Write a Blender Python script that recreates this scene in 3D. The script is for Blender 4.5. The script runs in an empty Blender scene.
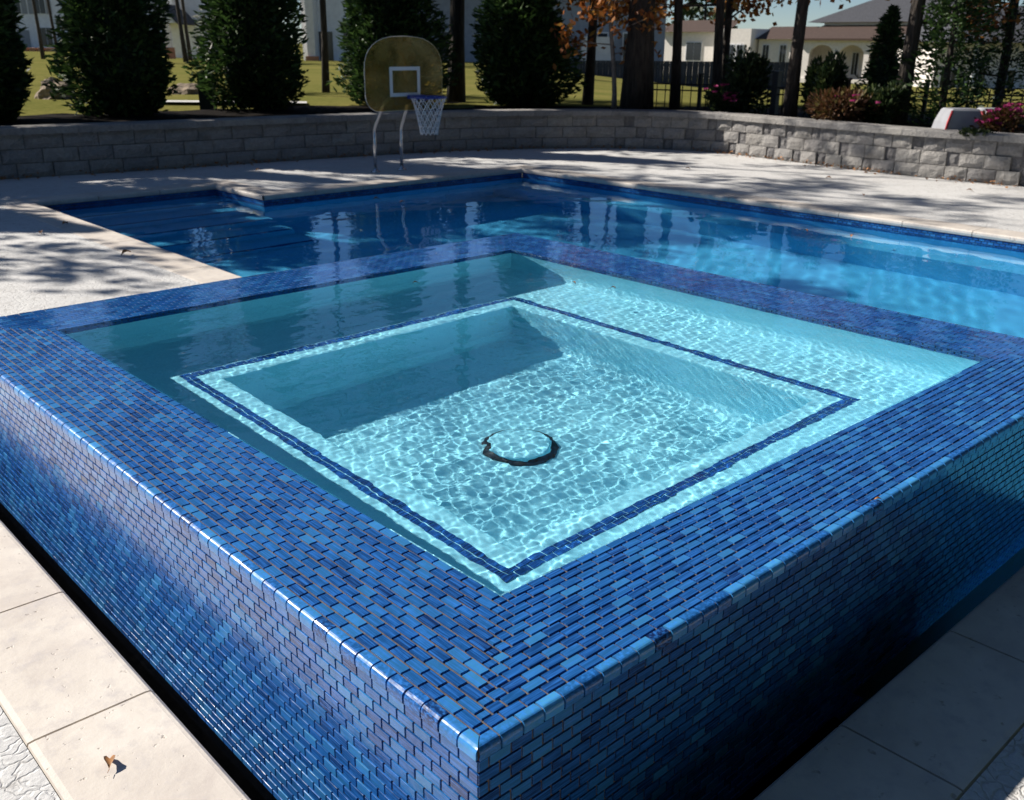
import bpy, bmesh, math, random
import numpy as np
from mathutils import Matrix, Vector, noise
sc = bpy.context.scene
C = sc.collection
# ------------------------------------------------------------------ camera
CP = [957.2802, .8226, .3555, .0087, -.8474, -.9896, 1.1077]
F_, yaw, pitch, roll = CP[:4]
cam_pos = np.array(CP[4:])
_f = np.array([math.cos(yaw)*math.cos(pitch), math.sin(yaw)*math.cos(pitch), -math.sin(pitch)])
_r = np.array([math.sin(yaw), -math.cos(yaw), 0.]); _u = np.cross(_r, _f)
_c, _s = math.cos(roll), math.sin(roll)
_r2 = _c*_r+_s*_u; _u2 = -_s*_r+_c*_u
cam = bpy.data.cameras.new('camera'); cam_ob = bpy.data.objects.new('camera', cam); C.objects.link(cam_ob)
cam.sensor_width = 36; cam.lens = F_*36/1024; cam.clip_end = 3000; cam.clip_start = .02
cam_ob.matrix_world = Matrix(((_r2[0], _u2[0], -_f[0], CP[4]), (_r2[1], _u2[1], -_f[1], CP[5]), (_r2[2], _u2[2], -_f[2], CP[6]), (0, 0, 0, 1)))
cam.dof.use_dof = True; cam.dof.focus_distance = 2.1; cam.dof.aperture_fstop = 9
sc.camera = cam_ob
# ------------------------------------------------------------------ world, sun, exposure
EL = math.radians(35.8); AZ = math.atan2(.90, -.43)
w = bpy.data.worlds.new('World'); sc.world = w; w.use_nodes = True
sk = w.node_tree.nodes.new('ShaderNodeTexSky'); sk.sky_type = 'NISHITA'; sk.sun_disc = False
sk.sun_elevation = EL; sk.sun_rotation = math.pi/2-AZ; sk.altitude = 2500; sk.air_density = 1.0; sk.dust_density = 0.; sk.ozone_density = 4
w.node_tree.links.new(sk.outputs[0], w.node_tree.nodes['Background'].inputs[0])
w.node_tree.nodes['Background'].inputs[1].default_value = .05
sun = bpy.data.lights.new('sun', 'SUN'); sun.energy = 5; sun.angle = math.radians(.53); sun.color = (1, .93, .83)
sun.cycles.is_caustics_light = True
sun_ob = bpy.data.objects.new('sun', sun); C.objects.link(sun_ob)
sun_ob.rotation_euler = Vector((math.cos(AZ)*math.cos(EL), math.sin(AZ)*math.cos(EL), math.sin(EL))).to_track_quat('Z', 'Y').to_euler()
sun_ob.location = (-5, 8, 12)
sc.view_settings.view_transform = 'Standard'; sc.view_settings.look = 'None'; sc.view_settings.gamma = 1
sc.view_settings.exposure = .68
sc.cycles.use_denoising = True; sc.cycles.max_bounces = 10; sc.cycles.transmission_bounces = 8
sc.cycles.transparent_max_bounces = 8; sc.cycles.diffuse_bounces = 4
sc.cycles.sample_clamp_indirect = 6; sc.cycles.blur_glossy = .3

R = random.Random(11)
rng = np.random.default_rng(5)
ZD = -.42      # deck level (spa rim is z = 0)
ZW = -.53      # pool water level
# ------------------------------------------------------------------ helpers
class NT:
    def __init__(s, name):
        s.m = bpy.data.materials.new(name); s.m.use_nodes = True; s.t = s.m.node_tree
        s.b = s.t.nodes['Principled BSDF']; s.out = s.t.nodes['Material Output']
    def n(s, typ, ins=None, **kw):
        nd = s.t.nodes.new(typ)
        for k, v in kw.items(): setattr(nd, k, v)
        for k, v in (ins or {}).items(): s.set(nd.inputs[k], v)
        return nd
    def set(s, sock, v):
        if hasattr(v, 'is_output') or isinstance(v, bpy.types.NodeSocket): s.t.links.new(v, sock)
        else: sock.default_value = v
    def co(s): return s.n('ShaderNodeTexCoord').outputs['Object']
    def noise(s, scale, detail=4, rough=.55, vec=None, dist=0):
        return s.n('ShaderNodeTexNoise', {'Vector': vec or s.co(), 'Scale': scale, 'Detail': detail, 'Roughness': rough, 'Distortion': dist})
    def ramp(s, fac, stops):
        nd = s.n('ShaderNodeValToRGB', {'Fac': fac}); e = nd.color_ramp.elements
        while len(e) < len(stops): e.new(.5)
        for i, (p, c) in enumerate(stops):
            e[i].position = p; e[i].color = (*c, 1) if len(c) == 3 else c
        return nd.outputs['Color']
    def mix(s, fac, a, b, mode='MIX'):
        nd = s.n('ShaderNodeMix', data_type='RGBA', blend_type=mode)
        for k, v in ((0, fac), (6, a), (7, b)):
            if isinstance(v, tuple) and len(v) == 3: v = (*v, 1)
            s.set(nd.inputs[k], v)
        return nd.outputs[2]
    def bump(s, h, strength=.3, dist=.01, normal=None):
        ins = {'Height': h, 'Strength': strength, 'Distance': dist}
        if normal: ins['Normal'] = normal
        return s.n('ShaderNodeBump', ins).outputs['Normal']
    def attr(s, name): return s.n('ShaderNodeAttribute', attribute_name=name)
    def p(s, **kw):
        for k, v in kw.items():
            if isinstance(v, tuple) and len(v) == 3: v = (*v, 1)
            s.set(s.b.inputs[k.replace('_', ' ')], v)
        return s.m
def simple(name, col, rough=.6, var=.25, scale=6, bump=.0, bscale=40, **kw):
    a = NT(name); n = a.noise(scale, 5)
    lo = tuple(c*(1-var) for c in col); hi = tuple(min(1, c*(1+var)) for c in col)
    colo = a.ramp(n.outputs['Fac'], [(.3, lo), (.7, hi)])
    if bump: a.p(Normal=a.bump(a.noise(bscale, 5).outputs['Fac'], bump, .02))
    return a.p(Base_Color=colo, Roughness=rough, **kw)

class MB:
    def __init__(s): s.v = []; s.f = []; s.mi = []; s.smooth = []; s.tint = []
    def add(s, verts, faces, mi=0, smooth=False, tint=0.):
        o = len(s.v); s.v.extend([tuple(map(float, v)) for v in verts])
        for f in faces: s.f.append(tuple(i+o for i in f)); s.mi.append(mi); s.smooth.append(smooth); s.tint.append(tint)
    def box(s, a, b, mi=0, tint=0., M=None):
        v = [(x, y, z) for x in (a[0], b[0]) for y in (a[1], b[1]) for z in (a[2], b[2])]
        if M is not None: v = [M @ Vector(q) for q in v]
        s.add(v, [(0, 1, 3, 2), (4, 6, 7, 5), (0, 4, 5, 1), (2, 3, 7, 6), (0, 2, 6, 4), (1, 5, 7, 3)], mi, False, tint)
    def bbox(s, a, b, e=.01, mi=0, tint=0., M=None):
        """box with chamfered top edges and vertical edges"""
        x0, y0, z0 = a; x1, y1, z1 = b
        base = [(x0, y0, z0), (x1, y0, z0), (x1, y1, z0), (x0, y1, z0)]
        mid = [(x0, y0, z1-e), (x1, y0, z1-e), (x1, y1, z1-e), (x0, y1, z1-e)]
        top = [(x0+e, y0+e, z1), (x1-e, y0+e, z1), (x1-e, y1-e, z1), (x0+e, y1-e, z1)]
        v = base+mid+top
        if M is not None: v = [M @ Vector(q) for q in v]
        f = [(3, 2, 1, 0), (8, 9, 10, 11)]
        for i in range(4):
            j = (i+1) % 4; f.append((i, j, 4+j, 4+i)); f.append((4+i, 4+j, 8+j, 8+i))
        s.add(v, f, mi, False, tint)
    def tube(s, pts, rads, seg=10, mi=0, smooth=True, cap=True, tint=0.):
        pts = [Vector(p) for p in pts]
        if not hasattr(rads, '__len__'): rads = [rads]*len(pts)
        o = len(s.v); vs = []; fs = []
        n = None
        for i, p in enumerate(pts):
            t = (pts[min(i+1, len(pts)-1)]-pts[max(i-1, 0)]).normalized()
            if n is None: n = t.orthogonal().normalized()
            n = (n-t*n.dot(t)).normalized(); b = t.cross(n)
            for k in range(seg):
                a = 2*math.pi*k/seg; vs.append(p+(n*math.cos(a)+b*math.sin(a))*rads[i])
        for i in range(len(pts)-1):
            for k in range(seg):
                k2 = (k+1) % seg; fs.append((i*seg+k, i*seg+k2, (i+1)*seg+k2, (i+1)*seg+k))
        if cap:
            fs.append(tuple(range(seg))[::-1]); fs.append(tuple((len(pts)-1)*seg+k for k in range(seg)))
        s.add(vs, fs, mi, smooth, tint)
    def lathe(s, prof, seg=32, centre=(0, 0, 0), mi=0, smooth=True):
        vs = [(centre[0]+r*math.cos(2*math.pi*k/seg), centre[1]+r*math.sin(2*math.pi*k/seg), centre[2]+z) for r, z in prof for k in range(seg)]
        fs = [(i*seg+k, i*seg+(k+1) % seg, (i+1)*seg+(k+1) % seg, (i+1)*seg+k) for i in range(len(prof)-1) for k in range(seg)]
        s.add(vs, fs, mi, smooth)
    def build(s, name, mats, parent=None, loc=None):
        me = bpy.data.meshes.new(name); me.from_pydata(s.v, [], s.f)
        for m in (mats if isinstance(mats, (list, tuple)) else [mats]): me.materials.append(m)
        me.polygons.foreach_set('material_index', s.mi); me.polygons.foreach_set('use_smooth', s.smooth)
        if any(s.tint):
            at = me.attributes.new('tint', 'FLOAT', 'FACE'); at.data.foreach_set('value', s.tint)
        me.update()
        o = bpy.data.objects.new(name, me); C.objects.link(o)
        if parent: o.parent = parent
        if loc is not None: o.location = loc
        return o
def tag(o, label=None, cat=None, group=None, kind=None):
    for k, v in (('label', label), ('category', cat), ('group', group), ('kind', kind)):
        if v: o[k] = v
    return o
def thing(name, label, cat, loc=(0, 0, 0), rz=0, group=None):
    o = bpy.data.objects.new(name, None); C.objects.link(o); o.location = loc; o.rotation_euler = (0, 0, rz)
    o.empty_display_size = .2
    return tag(o, label, cat, group)
def dup(root, loc, rz=0., scale=None, label=None, group=None):
    r = root.copy(); C.objects.link(r); r.location = loc; r.rotation_euler = (0, 0, rz)
    if scale: r.scale = scale if hasattr(scale, '__len__') else (scale,)*3
    if label: r['label'] = label
    if group: r['group'] = group
    for ch in list(root.children):
        c = ch.copy(); C.objects.link(c); c.parent = r
        for g in list(ch.children):
            d = g.copy(); C.objects.link(d); d.parent = c
    return r
def grid_mesh(name, x0, x1, y0, y1, step, zf, mat, kind=None, smooth=True):
    nx = max(1, round((x1-x0)/step)); ny = max(1, round((y1-y0)/step))
    X, Y = np.meshgrid(np.linspace(x0, x1, nx+1), np.linspace(y0, y1, ny+1), indexing='ij')
    Z = zf(X, Y)
    v = np.stack([X, Y, Z], -1).reshape(-1, 3)
    i = np.arange(nx)[:, None]*(ny+1)+np.arange(ny)[None]
    fa = np.stack([i, i+ny+1, i+ny+2, i+1], -1).reshape(-1, 4)
    me = bpy.data.meshes.new(name); me.from_pydata(v.tolist(), [], fa.tolist())
    me.polygons.foreach_set('use_smooth', [smooth]*len(fa)); me.materials.append(mat)
    o = bpy.data.objects.new(name, me); C.objects.link(o)
    if kind: o['kind'] = kind
    return o
def receiver(*obs):
    for o in obs: o.cycles.is_caustics_receiver = True
def waves(lams, amp, ref, seed, spread=3.14, main=0, ex=1.3):
    g = np.random.default_rng(seed)
    comps = [(2*math.pi/l, main+g.uniform(-spread, spread), g.uniform(0, 6.28), amp*(l/ref)**ex) for l in lams]
    def zf(X, Y):
        Z = np.zeros_like(X)
        for k, a, ph, A in comps:
            Z = Z+A*np.sin(k*(np.cos(a)*X+np.sin(a)*Y)+ph+.6*np.sin(.31*k*(np.sin(a)*X-np.cos(a)*Y)+2*ph))
        return Z
    return zf
_ch = np.array([math.cos(yaw), math.sin(yaw), 0.])
def ground_at(px, t, z=None):
    """point on the ground t metres away (level distance) in the direction of picture column px"""
    s = (px-512)/F_*math.cos(pitch)*t
    q = cam_pos+_ch*t+_r*s
    return Vector((q[0], q[1], terrain(q[0], q[1]) if z is None else z))
# ------------------------------------------------------------------ materials
def tile_mat(name, dark, mid, light, rough=.22, bump=.15, wet=False, sc_=(10, 260, 260)):
    a = NT(name); t = a.attr('tint').outputs['Fac']
    col = a.ramp(t, [(0., dark), (.35, mid), (.62, tuple((m+l)/2 for m, l in zip(mid, light))), (1., light)])
    co = a.co(); mp = a.n('ShaderNodeMapping', {'Vector': co, 'Scale': (1, 1, 1)})
    mp.inputs['Scale'].default_value = sc_; st = a.noise(1., 2, .6, vec=mp.outputs[0])
    col = a.mix(a.n('ShaderNodeMapRange', {'Value': st.outputs['Fac'], 1: .42, 2: .68, 3: 0., 4: .7}).outputs[0], col, tuple(min(1, c*2.6+.014) for c in mid))
    big = a.noise(9, 3)
    nrm = a.bump(big.outputs['Fac'], .25, .02, a.bump(a.noise(45, 2).outputs['Fac'], bump, .004))
    if wet: return a.p(Base_Color=col, Roughness=.15, IOR=1.5, Normal=nrm, Coat_Weight=1., Coat_Roughness=.015, Coat_IOR=1.5, Coat_Normal=a.bump(big.outputs['Fac'], .12, .01))
    return a.p(Base_Color=col, Roughness=rough, IOR=1.45, Normal=nrm, Coat_Weight=.22, Coat_Roughness=.12, Coat_IOR=1.4)
M = {}
M['tile'] = tile_mat('blue_glass_tile', (.004, .018, .085), (.006, .062, .225), (.045, .24, .50))
M['tile_y'] = tile_mat('blue_glass_tile_lengthwise', (.004, .018, .085), (.006, .062, .225), (.045, .24, .50), sc_=(260, 10, 260))
M['tile_edge'] = tile_mat('blue_glass_edge_tile', (.004, .018, .085), (.008, .08, .27), (.06, .30, .60), .30, .15, sc_=(120, 120, 260))
M['tile_wet'] = tile_mat('blue_glass_tile_wet', (.004, .018, .085), (.007, .065, .25), (.04, .22, .50), .18, .08, True)
a = NT('brown_grout'); M['grout'] = a.p(Base_Color=a.ramp(a.noise(70, 4).outputs['Fac'], [(.3, (.055, .045, .04)), (.7, (.13, .105, .09))]), Roughness=.8)
a = NT('pool_plaster')
n1 = a.noise(3, 5); n2 = a.noise(110, 4, .7)
c = a.mix(.45, a.ramp(n1.outputs['Fac'], [(.3, (.29, .75, .91)), (.7, (.37, .82, .96))]), a.ramp(n2.outputs['Fac'], [(.35, (.31, .70, .85)), (.65, (.56, .90, .97))]))
M['plaster'] = a.p(Base_Color=c, Roughness=.7, Normal=a.bump(n2.outputs['Fac'], .2, .003))
a = NT('pool_plaster_deep')
n1 = a.noise(1.3, 5)
M['plaster2'] = a.p(Base_Color=a.ramp(n1.outputs['Fac'], [(.3, (.09, .47, .78)), (.7, (.14, .57, .88))]), Roughness=.7)
def water_mat(name, col):
    a = NT(name); a.t.nodes.remove(a.b)
    g = a.n('ShaderNodeBsdfGlass', {'Color': (*col, 1), 'Roughness': 0., 'IOR': 1.333})
    a.t.links.new(g.outputs[0], a.out.inputs[0]); return a.m
M['water'] = water_mat('spa_water', (.86, .97, 1))
M['water2'] = water_mat('pool_water', (.76, .95, 1))
# travertine coping
a = NT('travertine'); co = a.co()
tn = a.attr('tint').outputs['Fac']
n1 = a.noise(3.5, 7, .62, dist=.6); n2 = a.noise(14, 6, .65); n3 = a.noise(120, 3)
c = a.ramp(n1.outputs['Fac'], [(.25, (.42, .37, .34)), (.42, (.56, .51, .46)), (.58, (.64, .59, .53)), (.8, (.74, .70, .64))])
c = a.mix(a.n('ShaderNodeMapRange', {'Value': n2.outputs['Fac'], 1: .50, 2: .70, 3: 0., 4: .7}).outputs[0], c, (.42, .39, .39))
c = a.mix(a.n('ShaderNodeMapRange', {'Value': tn, 1: 0., 2: 1., 3: 0., 4: .30}).outputs[0], c, (.52, .46, .40))
pit = a.n('ShaderNodeMapRange', {'Value': a.noise(38, 3, .5).outputs['Fac'], 1: .66, 2: .74, 3: 0., 4: 1.}).outputs[0]
c = a.mix(a.n('ShaderNodeMath', {0: pit, 1: .5}, operation='MULTIPLY').outputs[0], c, (.2, .15, .11))
M['trav'] = a.p(Base_Color=c, Roughness=.6, Normal=a.bump(a.n('ShaderNodeMath', {0: n2.outputs['Fac'], 1: pit}, operation='SUBTRACT').outputs[0], .35, .006))
# spray-texture concrete deck
a = NT('textured_concrete'); co = a.co()
v = a.n('ShaderNodeTexVoronoi', {'Vector': a.mix(.12, co, a.noise(9, 3).outputs['Color']), 'Scale': 26.}, feature='DISTANCE_TO_EDGE')
crk = a.n('ShaderNodeMapRange', {'Value': v.outputs['Distance'], 1: 0., 2: .12, 3: 1., 4: 0.}).outputs[0]
n1 = a.noise(.7, 6); n2 = a.noise(60, 4, .7)
msk = a.n('ShaderNodeMath', {0: crk, 1: a.n('ShaderNodeMapRange', {'Value': a.noise(11, 3).outputs['Fac'], 1: .45, 2: .6, 3: 0., 4: .6}).outputs[0]}, operation='MULTIPLY').outputs[0]
c = a.ramp(n1.outputs['Fac'], [(.3, (.50, .50, .50)), (.7, (.62, .62, .615))])
c = a.mix(msk, c, (.24, .22, .2))
c = a.mix(.25, c, a.ramp(n2.outputs['Fac'], [(.35, (.38, .375, .37)), (.65, (.73, .72, .71))]))
M['deck'] = a.p(Base_Color=c, Roughness=.85, Normal=a.bump(a.n('ShaderNodeMath', {0: n2.outputs['Fac'], 1: crk}, operation='SUBTRACT').outputs[0], .5, .006))
# grey split face block
a = NT('split_face_block'); n1 = a.noise(4, 6); n2 = a.noise(28, 6, .7); tn = a.attr('tint').outputs['Fac']
c = a.ramp(tn, [(0., (.13, .13, .145)), (.5, (.38, .37, .37)), (1., (.52, .50, .47))])
c = a.mix(.5, c, a.ramp(n2.outputs['Fac'], [(.3, (.12, .12, .125)), (.7, (.36, .34, .32))]))
c = a.mix(a.n('ShaderNodeMapRange', {'Value': n1.outputs['Fac'], 1: .5, 2: .75, 3: 0., 4: .5}).outputs[0], c, (.15, .14, .13))
M['block'] = a.p(Base_Color=c, Roughness=.95, Specular_IOR_Level=.2, Normal=a.bump(n2.outputs['Fac'], .9, .05))
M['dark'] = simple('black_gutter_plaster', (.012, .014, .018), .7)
M['chrome'] = NT('brushed_stainless').p(Base_Color=(.62, .63, .65), Metallic=1., Roughness=.22)
a = NT('smoky_acrylic_gold_reflection'); tb = a.n('ShaderNodeBsdfTransparent', {'Color': (.85, .72, .42, 1)})
a.p(Base_Color=(.42, .31, .09), Roughness=.12, IOR=1.5)  # patchy gold colour stands in for reflected sunlit trees and lawn
n = a.noise(3.5, 5, dist=.8)
mf = a.n('ShaderNodeMapRange', {'Value': n.outputs['Fac'], 1: .3, 2: .7, 3: .12, 4: .48}).outputs[0]
mx = a.n('ShaderNodeMixShader', {0: mf}); a.t.links.new(tb.outputs[0], mx.inputs[1]); a.t.links.new(a.b.outputs[0], mx.inputs[2]); a.t.links.new(mx.outputs[0], a.out.inputs[0])
M['acrylic'] = a.m
M['white'] = simple('white_paint', (.75, .75, .76), .5, .05)
M['net'] = simple('white_nylon', (.8, .8, .82), .7, .05)
M['rimblue'] = simple('blue_painted_metal', (.02, .05, .3), .35, .1)
M['leafdry'] = simple('dry_brown_leaf', (.30, .13, .035), .7, .5, 60)
M['mulch'] = simple('shade_darkened_mulch', (.010, .008, .007), 1., .6, 20, .8, 60, Specular_IOR_Level=.05)  # mulch made near black; the shade behind the wall is in its colour
a = NT('lawn_grass'); n1 = a.noise(.35, 6, .6); n2 = a.noise(8, 5, .7)
c = a.ramp(n1.outputs['Fac'], [(.25, (.11, .125, .030)), (.5, (.165, .16, .045)), (.75, (.24, .20, .065))])
c = a.mix(.4, c, a.ramp(n2.outputs['Fac'], [(.3, (.05, .062, .02)), (.7, (.21, .185, .065))]))
M['lawn'] = a.p(Base_Color=c, Roughness=1., Specular_IOR_Level=.0, Normal=a.bump(n2.outputs['Fac'], .5, .05))
def leaf_mat(name, cols, trans=.25, rough=.55):
    a = NT(name); t = a.attr('tint').outputs['Fac']
    c = a.ramp(t, [(i/(len(cols)-1), q) for i, q in enumerate(cols)])
    a.p(Base_Color=c, Roughness=rough, Specular_IOR_Level=.3)
    tr = a.n('ShaderNodeBsdfTranslucent', {'Color': c}); mx = a.n('ShaderNodeMixShader', {0: trans})
    a.t.links.new(a.b.outputs[0], mx.inputs[1]); a.t.links.new(tr.outputs[0], mx.inputs[2]); a.t.links.new(mx.outputs[0], a.out.inputs[0])
    return a.m
M['conifer'] = leaf_mat('evergreen_foliage', [(.010, .024, .009), (.028, .062, .016), (.07, .13, .03)])
M['oak'] = leaf_mat('autumn_oak_leaves', [(.13, .04, .012), (.30, .10, .025), (.45, .20, .05), (.22, .13, .03)], .35)
M['pine'] = leaf_mat('pine_needles', [(.015, .03, .012), (.035, .06, .02), (.06, .09, .03)], .3)
M['shrub'] = leaf_mat('dark_shrub_leaves', [(.012, .025, .01), (.03, .055, .018), (.07, .09, .03)])
M['rust'] = leaf_mat('reddish_shrub_leaves', [(.05, .02, .012), (.11, .05, .02), (.10, .085, .025)])
M['flower'] = leaf_mat('pink_flower', [(.34, .03, .14), (.55, .07, .25)], .4)
a = NT('tree_bark'); n = a.n('ShaderNodeTexNoise', {'Vector': a.n('ShaderNodeMapping', {'Vector': a.co(), 'Scale': (9, 9, 1.6)}).outputs[0], 'Scale': 3., 'Detail': 6.})
M['bark'] = a.p(Base_Color=a.ramp(n.outputs['Fac'], [(.3, (.014, .011, .009)), (.7, (.06, .047, .038))]), Roughness=.95, Normal=a.bump(n.outputs['Fac'], .9, .06))
M['palebark'] = simple('pale_bark', (.30, .24, .2), .8, .3, 14)
M['iron'] = simple('black_iron', (.012, .012, .014), .5, .1)
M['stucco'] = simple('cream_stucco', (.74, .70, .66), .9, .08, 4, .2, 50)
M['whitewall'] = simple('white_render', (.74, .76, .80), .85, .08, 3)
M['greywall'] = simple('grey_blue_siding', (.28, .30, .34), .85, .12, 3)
M['roofgrey'] = simple('grey_shingles', (.052, .055, .066), .9, .3, 8)
M['roofbrown'] = simple('brown_shingles', (.062, .038, .030), .9, .3, 8)
M['glassdark'] = simple('dark_window_glass', (.03, .035, .045), .12, .2)
M['brick'] = simple('orange_brick', (.36, .17, .10), .9, .3, 30)
M['shutter'] = simple('grey_shutter', (.26, .28, .31), .7, .1)
M['canvas'] = simple('grey_canvas', (.28, .29, .32), .8, .12, 6, .2, 8)
M['redpipe'] = simple('red_trim', (.42, .03, .04), .6, .1)
M['greenbox'] = simple('dark_green_paint', (.015, .03, .025), .5, .2)
M['rock'] = simple('tan_rock', (.22, .17, .12), .95, .45, 7, .9, 15)
M['hedgewall'] = simple('dark_board_fence', (.035, .04, .055), .9, .25, 2)

# ------------------------------------------------------------------ spa (raised square basin clad in glass tile)
SX, SY = 3.256, 3.412
x0, x1, y0, y1 = .35, 2.867, .331, 3.029
DB, DP = .40, .82          # bench and floor depth
BL, BN_, BR, BF = .395, .39, .57, .63        # bench widths: left, near, right, far
spa = thing('raised_spa', 'raised square spa clad in small blue glass tiles with pale plaster inside', 'spa')
PU, PV, GAP, RL = .0518, .02655, .0053, .0040
def tint(): return min(1, max(.02, R.gauss(.40, .13) if R.random() < .86 else R.uniform(.05, .85)))
def tile_box(mb, O, U, V, N, u0, u1, v0, v1, h, bev=.0011, tn=None, tl=1.):
    if u1-u0 < .006 or v1-v0 < .004: return
    tilt = [R.uniform(-.00035, .00035)*tl for _ in range(2)]
    vs = []
    for hh, b in ((-.0012, 0), (h-bev, 0), (h, bev*.45)):
        for (uu, vv, su, sv) in ((u0+b, v0+b, -1, -1), (u1-b, v0+b, 1, -1), (u1-b, v1-b, 1, 1), (u0+b, v1-b, -1, 1)):
            k = hh+(0 if hh < 0 else su*tilt[0]+sv*tilt[1])
            vs.append(O+U*uu+V*vv+N*k)
    f = [(8, 9, 10, 11)]
    for i in range(4):
        j = (i+1) % 4; f += [(i, j, 4+j, 4+i), (4+i, 4+j, 8+j, 8+i)]
    mb.add(vs, f, 0, False, tn if tn is not None else tint())
def tile_field(mb, O, U, V, N, L, rows, h=RL, mitre=(0, 0), phase=0., vstart=0., pu=PU, pv=PV, gap=GAP, pq=(0, 0), tilt=1.):
    """rows along U stacked along V; mitre = how much each end moves in per metre of V"""
    for r_ in range(rows):
        va = vstart+r_*pv+gap/2; vb = vstart+(r_+1)*pv-gap/2; vm = (va+vb)/2
        e = [0, 0]
        for q in (0, 1):
            if mitre[q] > 0: e[q] = vstart+r_*pq[q]
            elif mitre[q] < 0: e[q] = vstart+(r_+1)*pq[q]
        ua, ub = e[0], L-e[1]
        js = []; u = ua-((r_ % 2)*.5+phase)*pu-(ua % pu)
        while u < ub+pu:
            if ua+.014 < u < ub-.014: js.append(u)
            u += pu
        js = [ua]+js+[ub]; bv = .0011 if tilt > .5 else .0005
        for s0, s1 in zip(js, js[1:]):
            j1, j2, j3 = R.uniform(-.0005, .0005), R.uniform(-.0005, .0005), R.uniform(-.0004, .0004)
            tile_box(mb, O, U, V, N, s0+gap/2+j1, s1-gap/2+j2, va+j3, vb+j3, h, bv, tl=tilt)
X_, Y_, Z_ = Vector((1, 0, 0)), Vector((0, 1, 0)), Vector((0, 0, 1))
BN = .026      # bullnose width
TN, TF = -.0012, -.0012     # tile tops
# structural shell (grout colour): four rim walls
def shell_box(mb, a, b): mb.box(a, b)
BOT = -.67
near_top, far_top = TN-RL, TF-.0009
sh = MB()
sh.box((.004, .004, BOT), (x0, SY-.004, near_top))                 # near-left wall
sh.box((x0, .004, BOT), (SX-.004, y0, near_top))                   # near-right wall
wsh = MB(); wsh.box((x0, y1, BOT), (SX-.004, SY-.004, far_top)); wsh.box((x1, y0, BOT), (SX-.004, y1, far_top))   # far walls, wet
wet_core = wsh.build('wet_grout_shell', NT('wet_grout').p(Base_Color=(.03, .04, .06), Roughness=.3), spa)
core = sh.build('grout_shell', M['grout'], spa)
wxl, wyn, wxf, wyf = x0-BN, y0-BN, SX-x1-BN, SY-y1-BN
def rim_part(name, O, U, V, N, L, width, nr, mit, mat, ph=0., pq=(.027, .027), tl=1.):
    mb = MB(); tile_field(mb, O, U, V, N, L, nr, mitre=mit, vstart=BN, pv=width/nr, phase=ph, h=TN-O.z, pq=pq, tilt=tl, gap=GAP if tl > .5 else .0028)
    return mb.build(name, mat, spa)
pxl, pyn, pxf, pyf = wxl/12, wyn/12, wxf/12, wyf/12
rims = [
    rim_part('rim_tiles', Vector((0, SY, near_top)), -Y_, X_, Z_, SY, wxl, 12, (1, 1), M['tile_y'], 0., (pyf, pyn)),
    rim_part('rim_tiles', Vector((0, 0, near_top)), X_, Y_, Z_, SX, wyn, 12, (-1, -1), M['tile'], .3, (pxl, pxf)),
    rim_part('rim_tiles', Vector((SX, 0, far_top)), Y_, -X_, Z_, SY, wxf, 12, (1, 1), M['tile_wet'], .2, (pyn, pyf), .35),
    rim_part('rim_tiles', Vector((SX, SY, far_top)), -X_, -Y_, Z_, SX, wyf, 12, (-1, -1), M['tile_wet'], .1, (pxf, pxl), .35)]
# bullnose edge tiles
def bull(O, U, IN, L, top, mat):
    mb = MB(); n = int(round(L/PU)); pu = L/n; g = .0048
    for i in range(n):
        ua, ub = i*pu+g/2, (i+1)*pu-g/2; tn = min(1, max(0, R.gauss(.5, .2)))
        jt = R.uniform(-.0007, .0007); jz = R.uniform(-.0006, .0006); prof = [(BN-GAP*.3, top-RL), (BN-GAP*.3, top-.0012), (BN-GAP*.3-.0014, top)]
        rr = .013+R.uniform(-.002, .002); ja = R.uniform(-.09, .09)
        for k in range(7):
            an = min(math.pi/2, max(0, math.pi/2*k/6+(ja if 0 < k < 6 else 0))); prof.append((rr-rr*math.sin(an)-.003+jt, top-rr+rr*math.cos(an)+jz))
        prof += [(-.003, top-.026), (.004, top-.027)]
        m = len(prof); vs = []
        for e, uu in ((0, ua), (0, ub)):
            for (q, z) in prof: u_ = min(max(uu, max(q, 0)+.0012), L-max(q, 0)-.0012); p_ = O+U*u_+IN*q; vs.append((p_.x, p_.y, z))
        f = [(k, k+1, m+k+1, m+k) for k in range(m-1)]
        mb.add(vs, f, 0, False, tn); mb.add([vs[k] for k in range(m)], [tuple(range(m))], 0, False, tn); mb.add([vs[m+k] for k in range(m)], [tuple(range(m))[::-1]], 0, False, tn)
    return mb.build('edge_tiles', mat, spa)
bulls = [bull(Vector((0, 0, 0)), Y_, X_, SY, TN, M['tile_edge']), bull(Vector((SX, 0, 0)), -X_, Y_, SX, TN, M['tile_edge']),
         bull(Vector((SX, SY, 0)), -Y_, -X_, SY, TF, M['tile_wet']), bull(Vector((0, SY, 0)), X_, -Y_, SX, TF, M['tile_wet'])]
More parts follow.
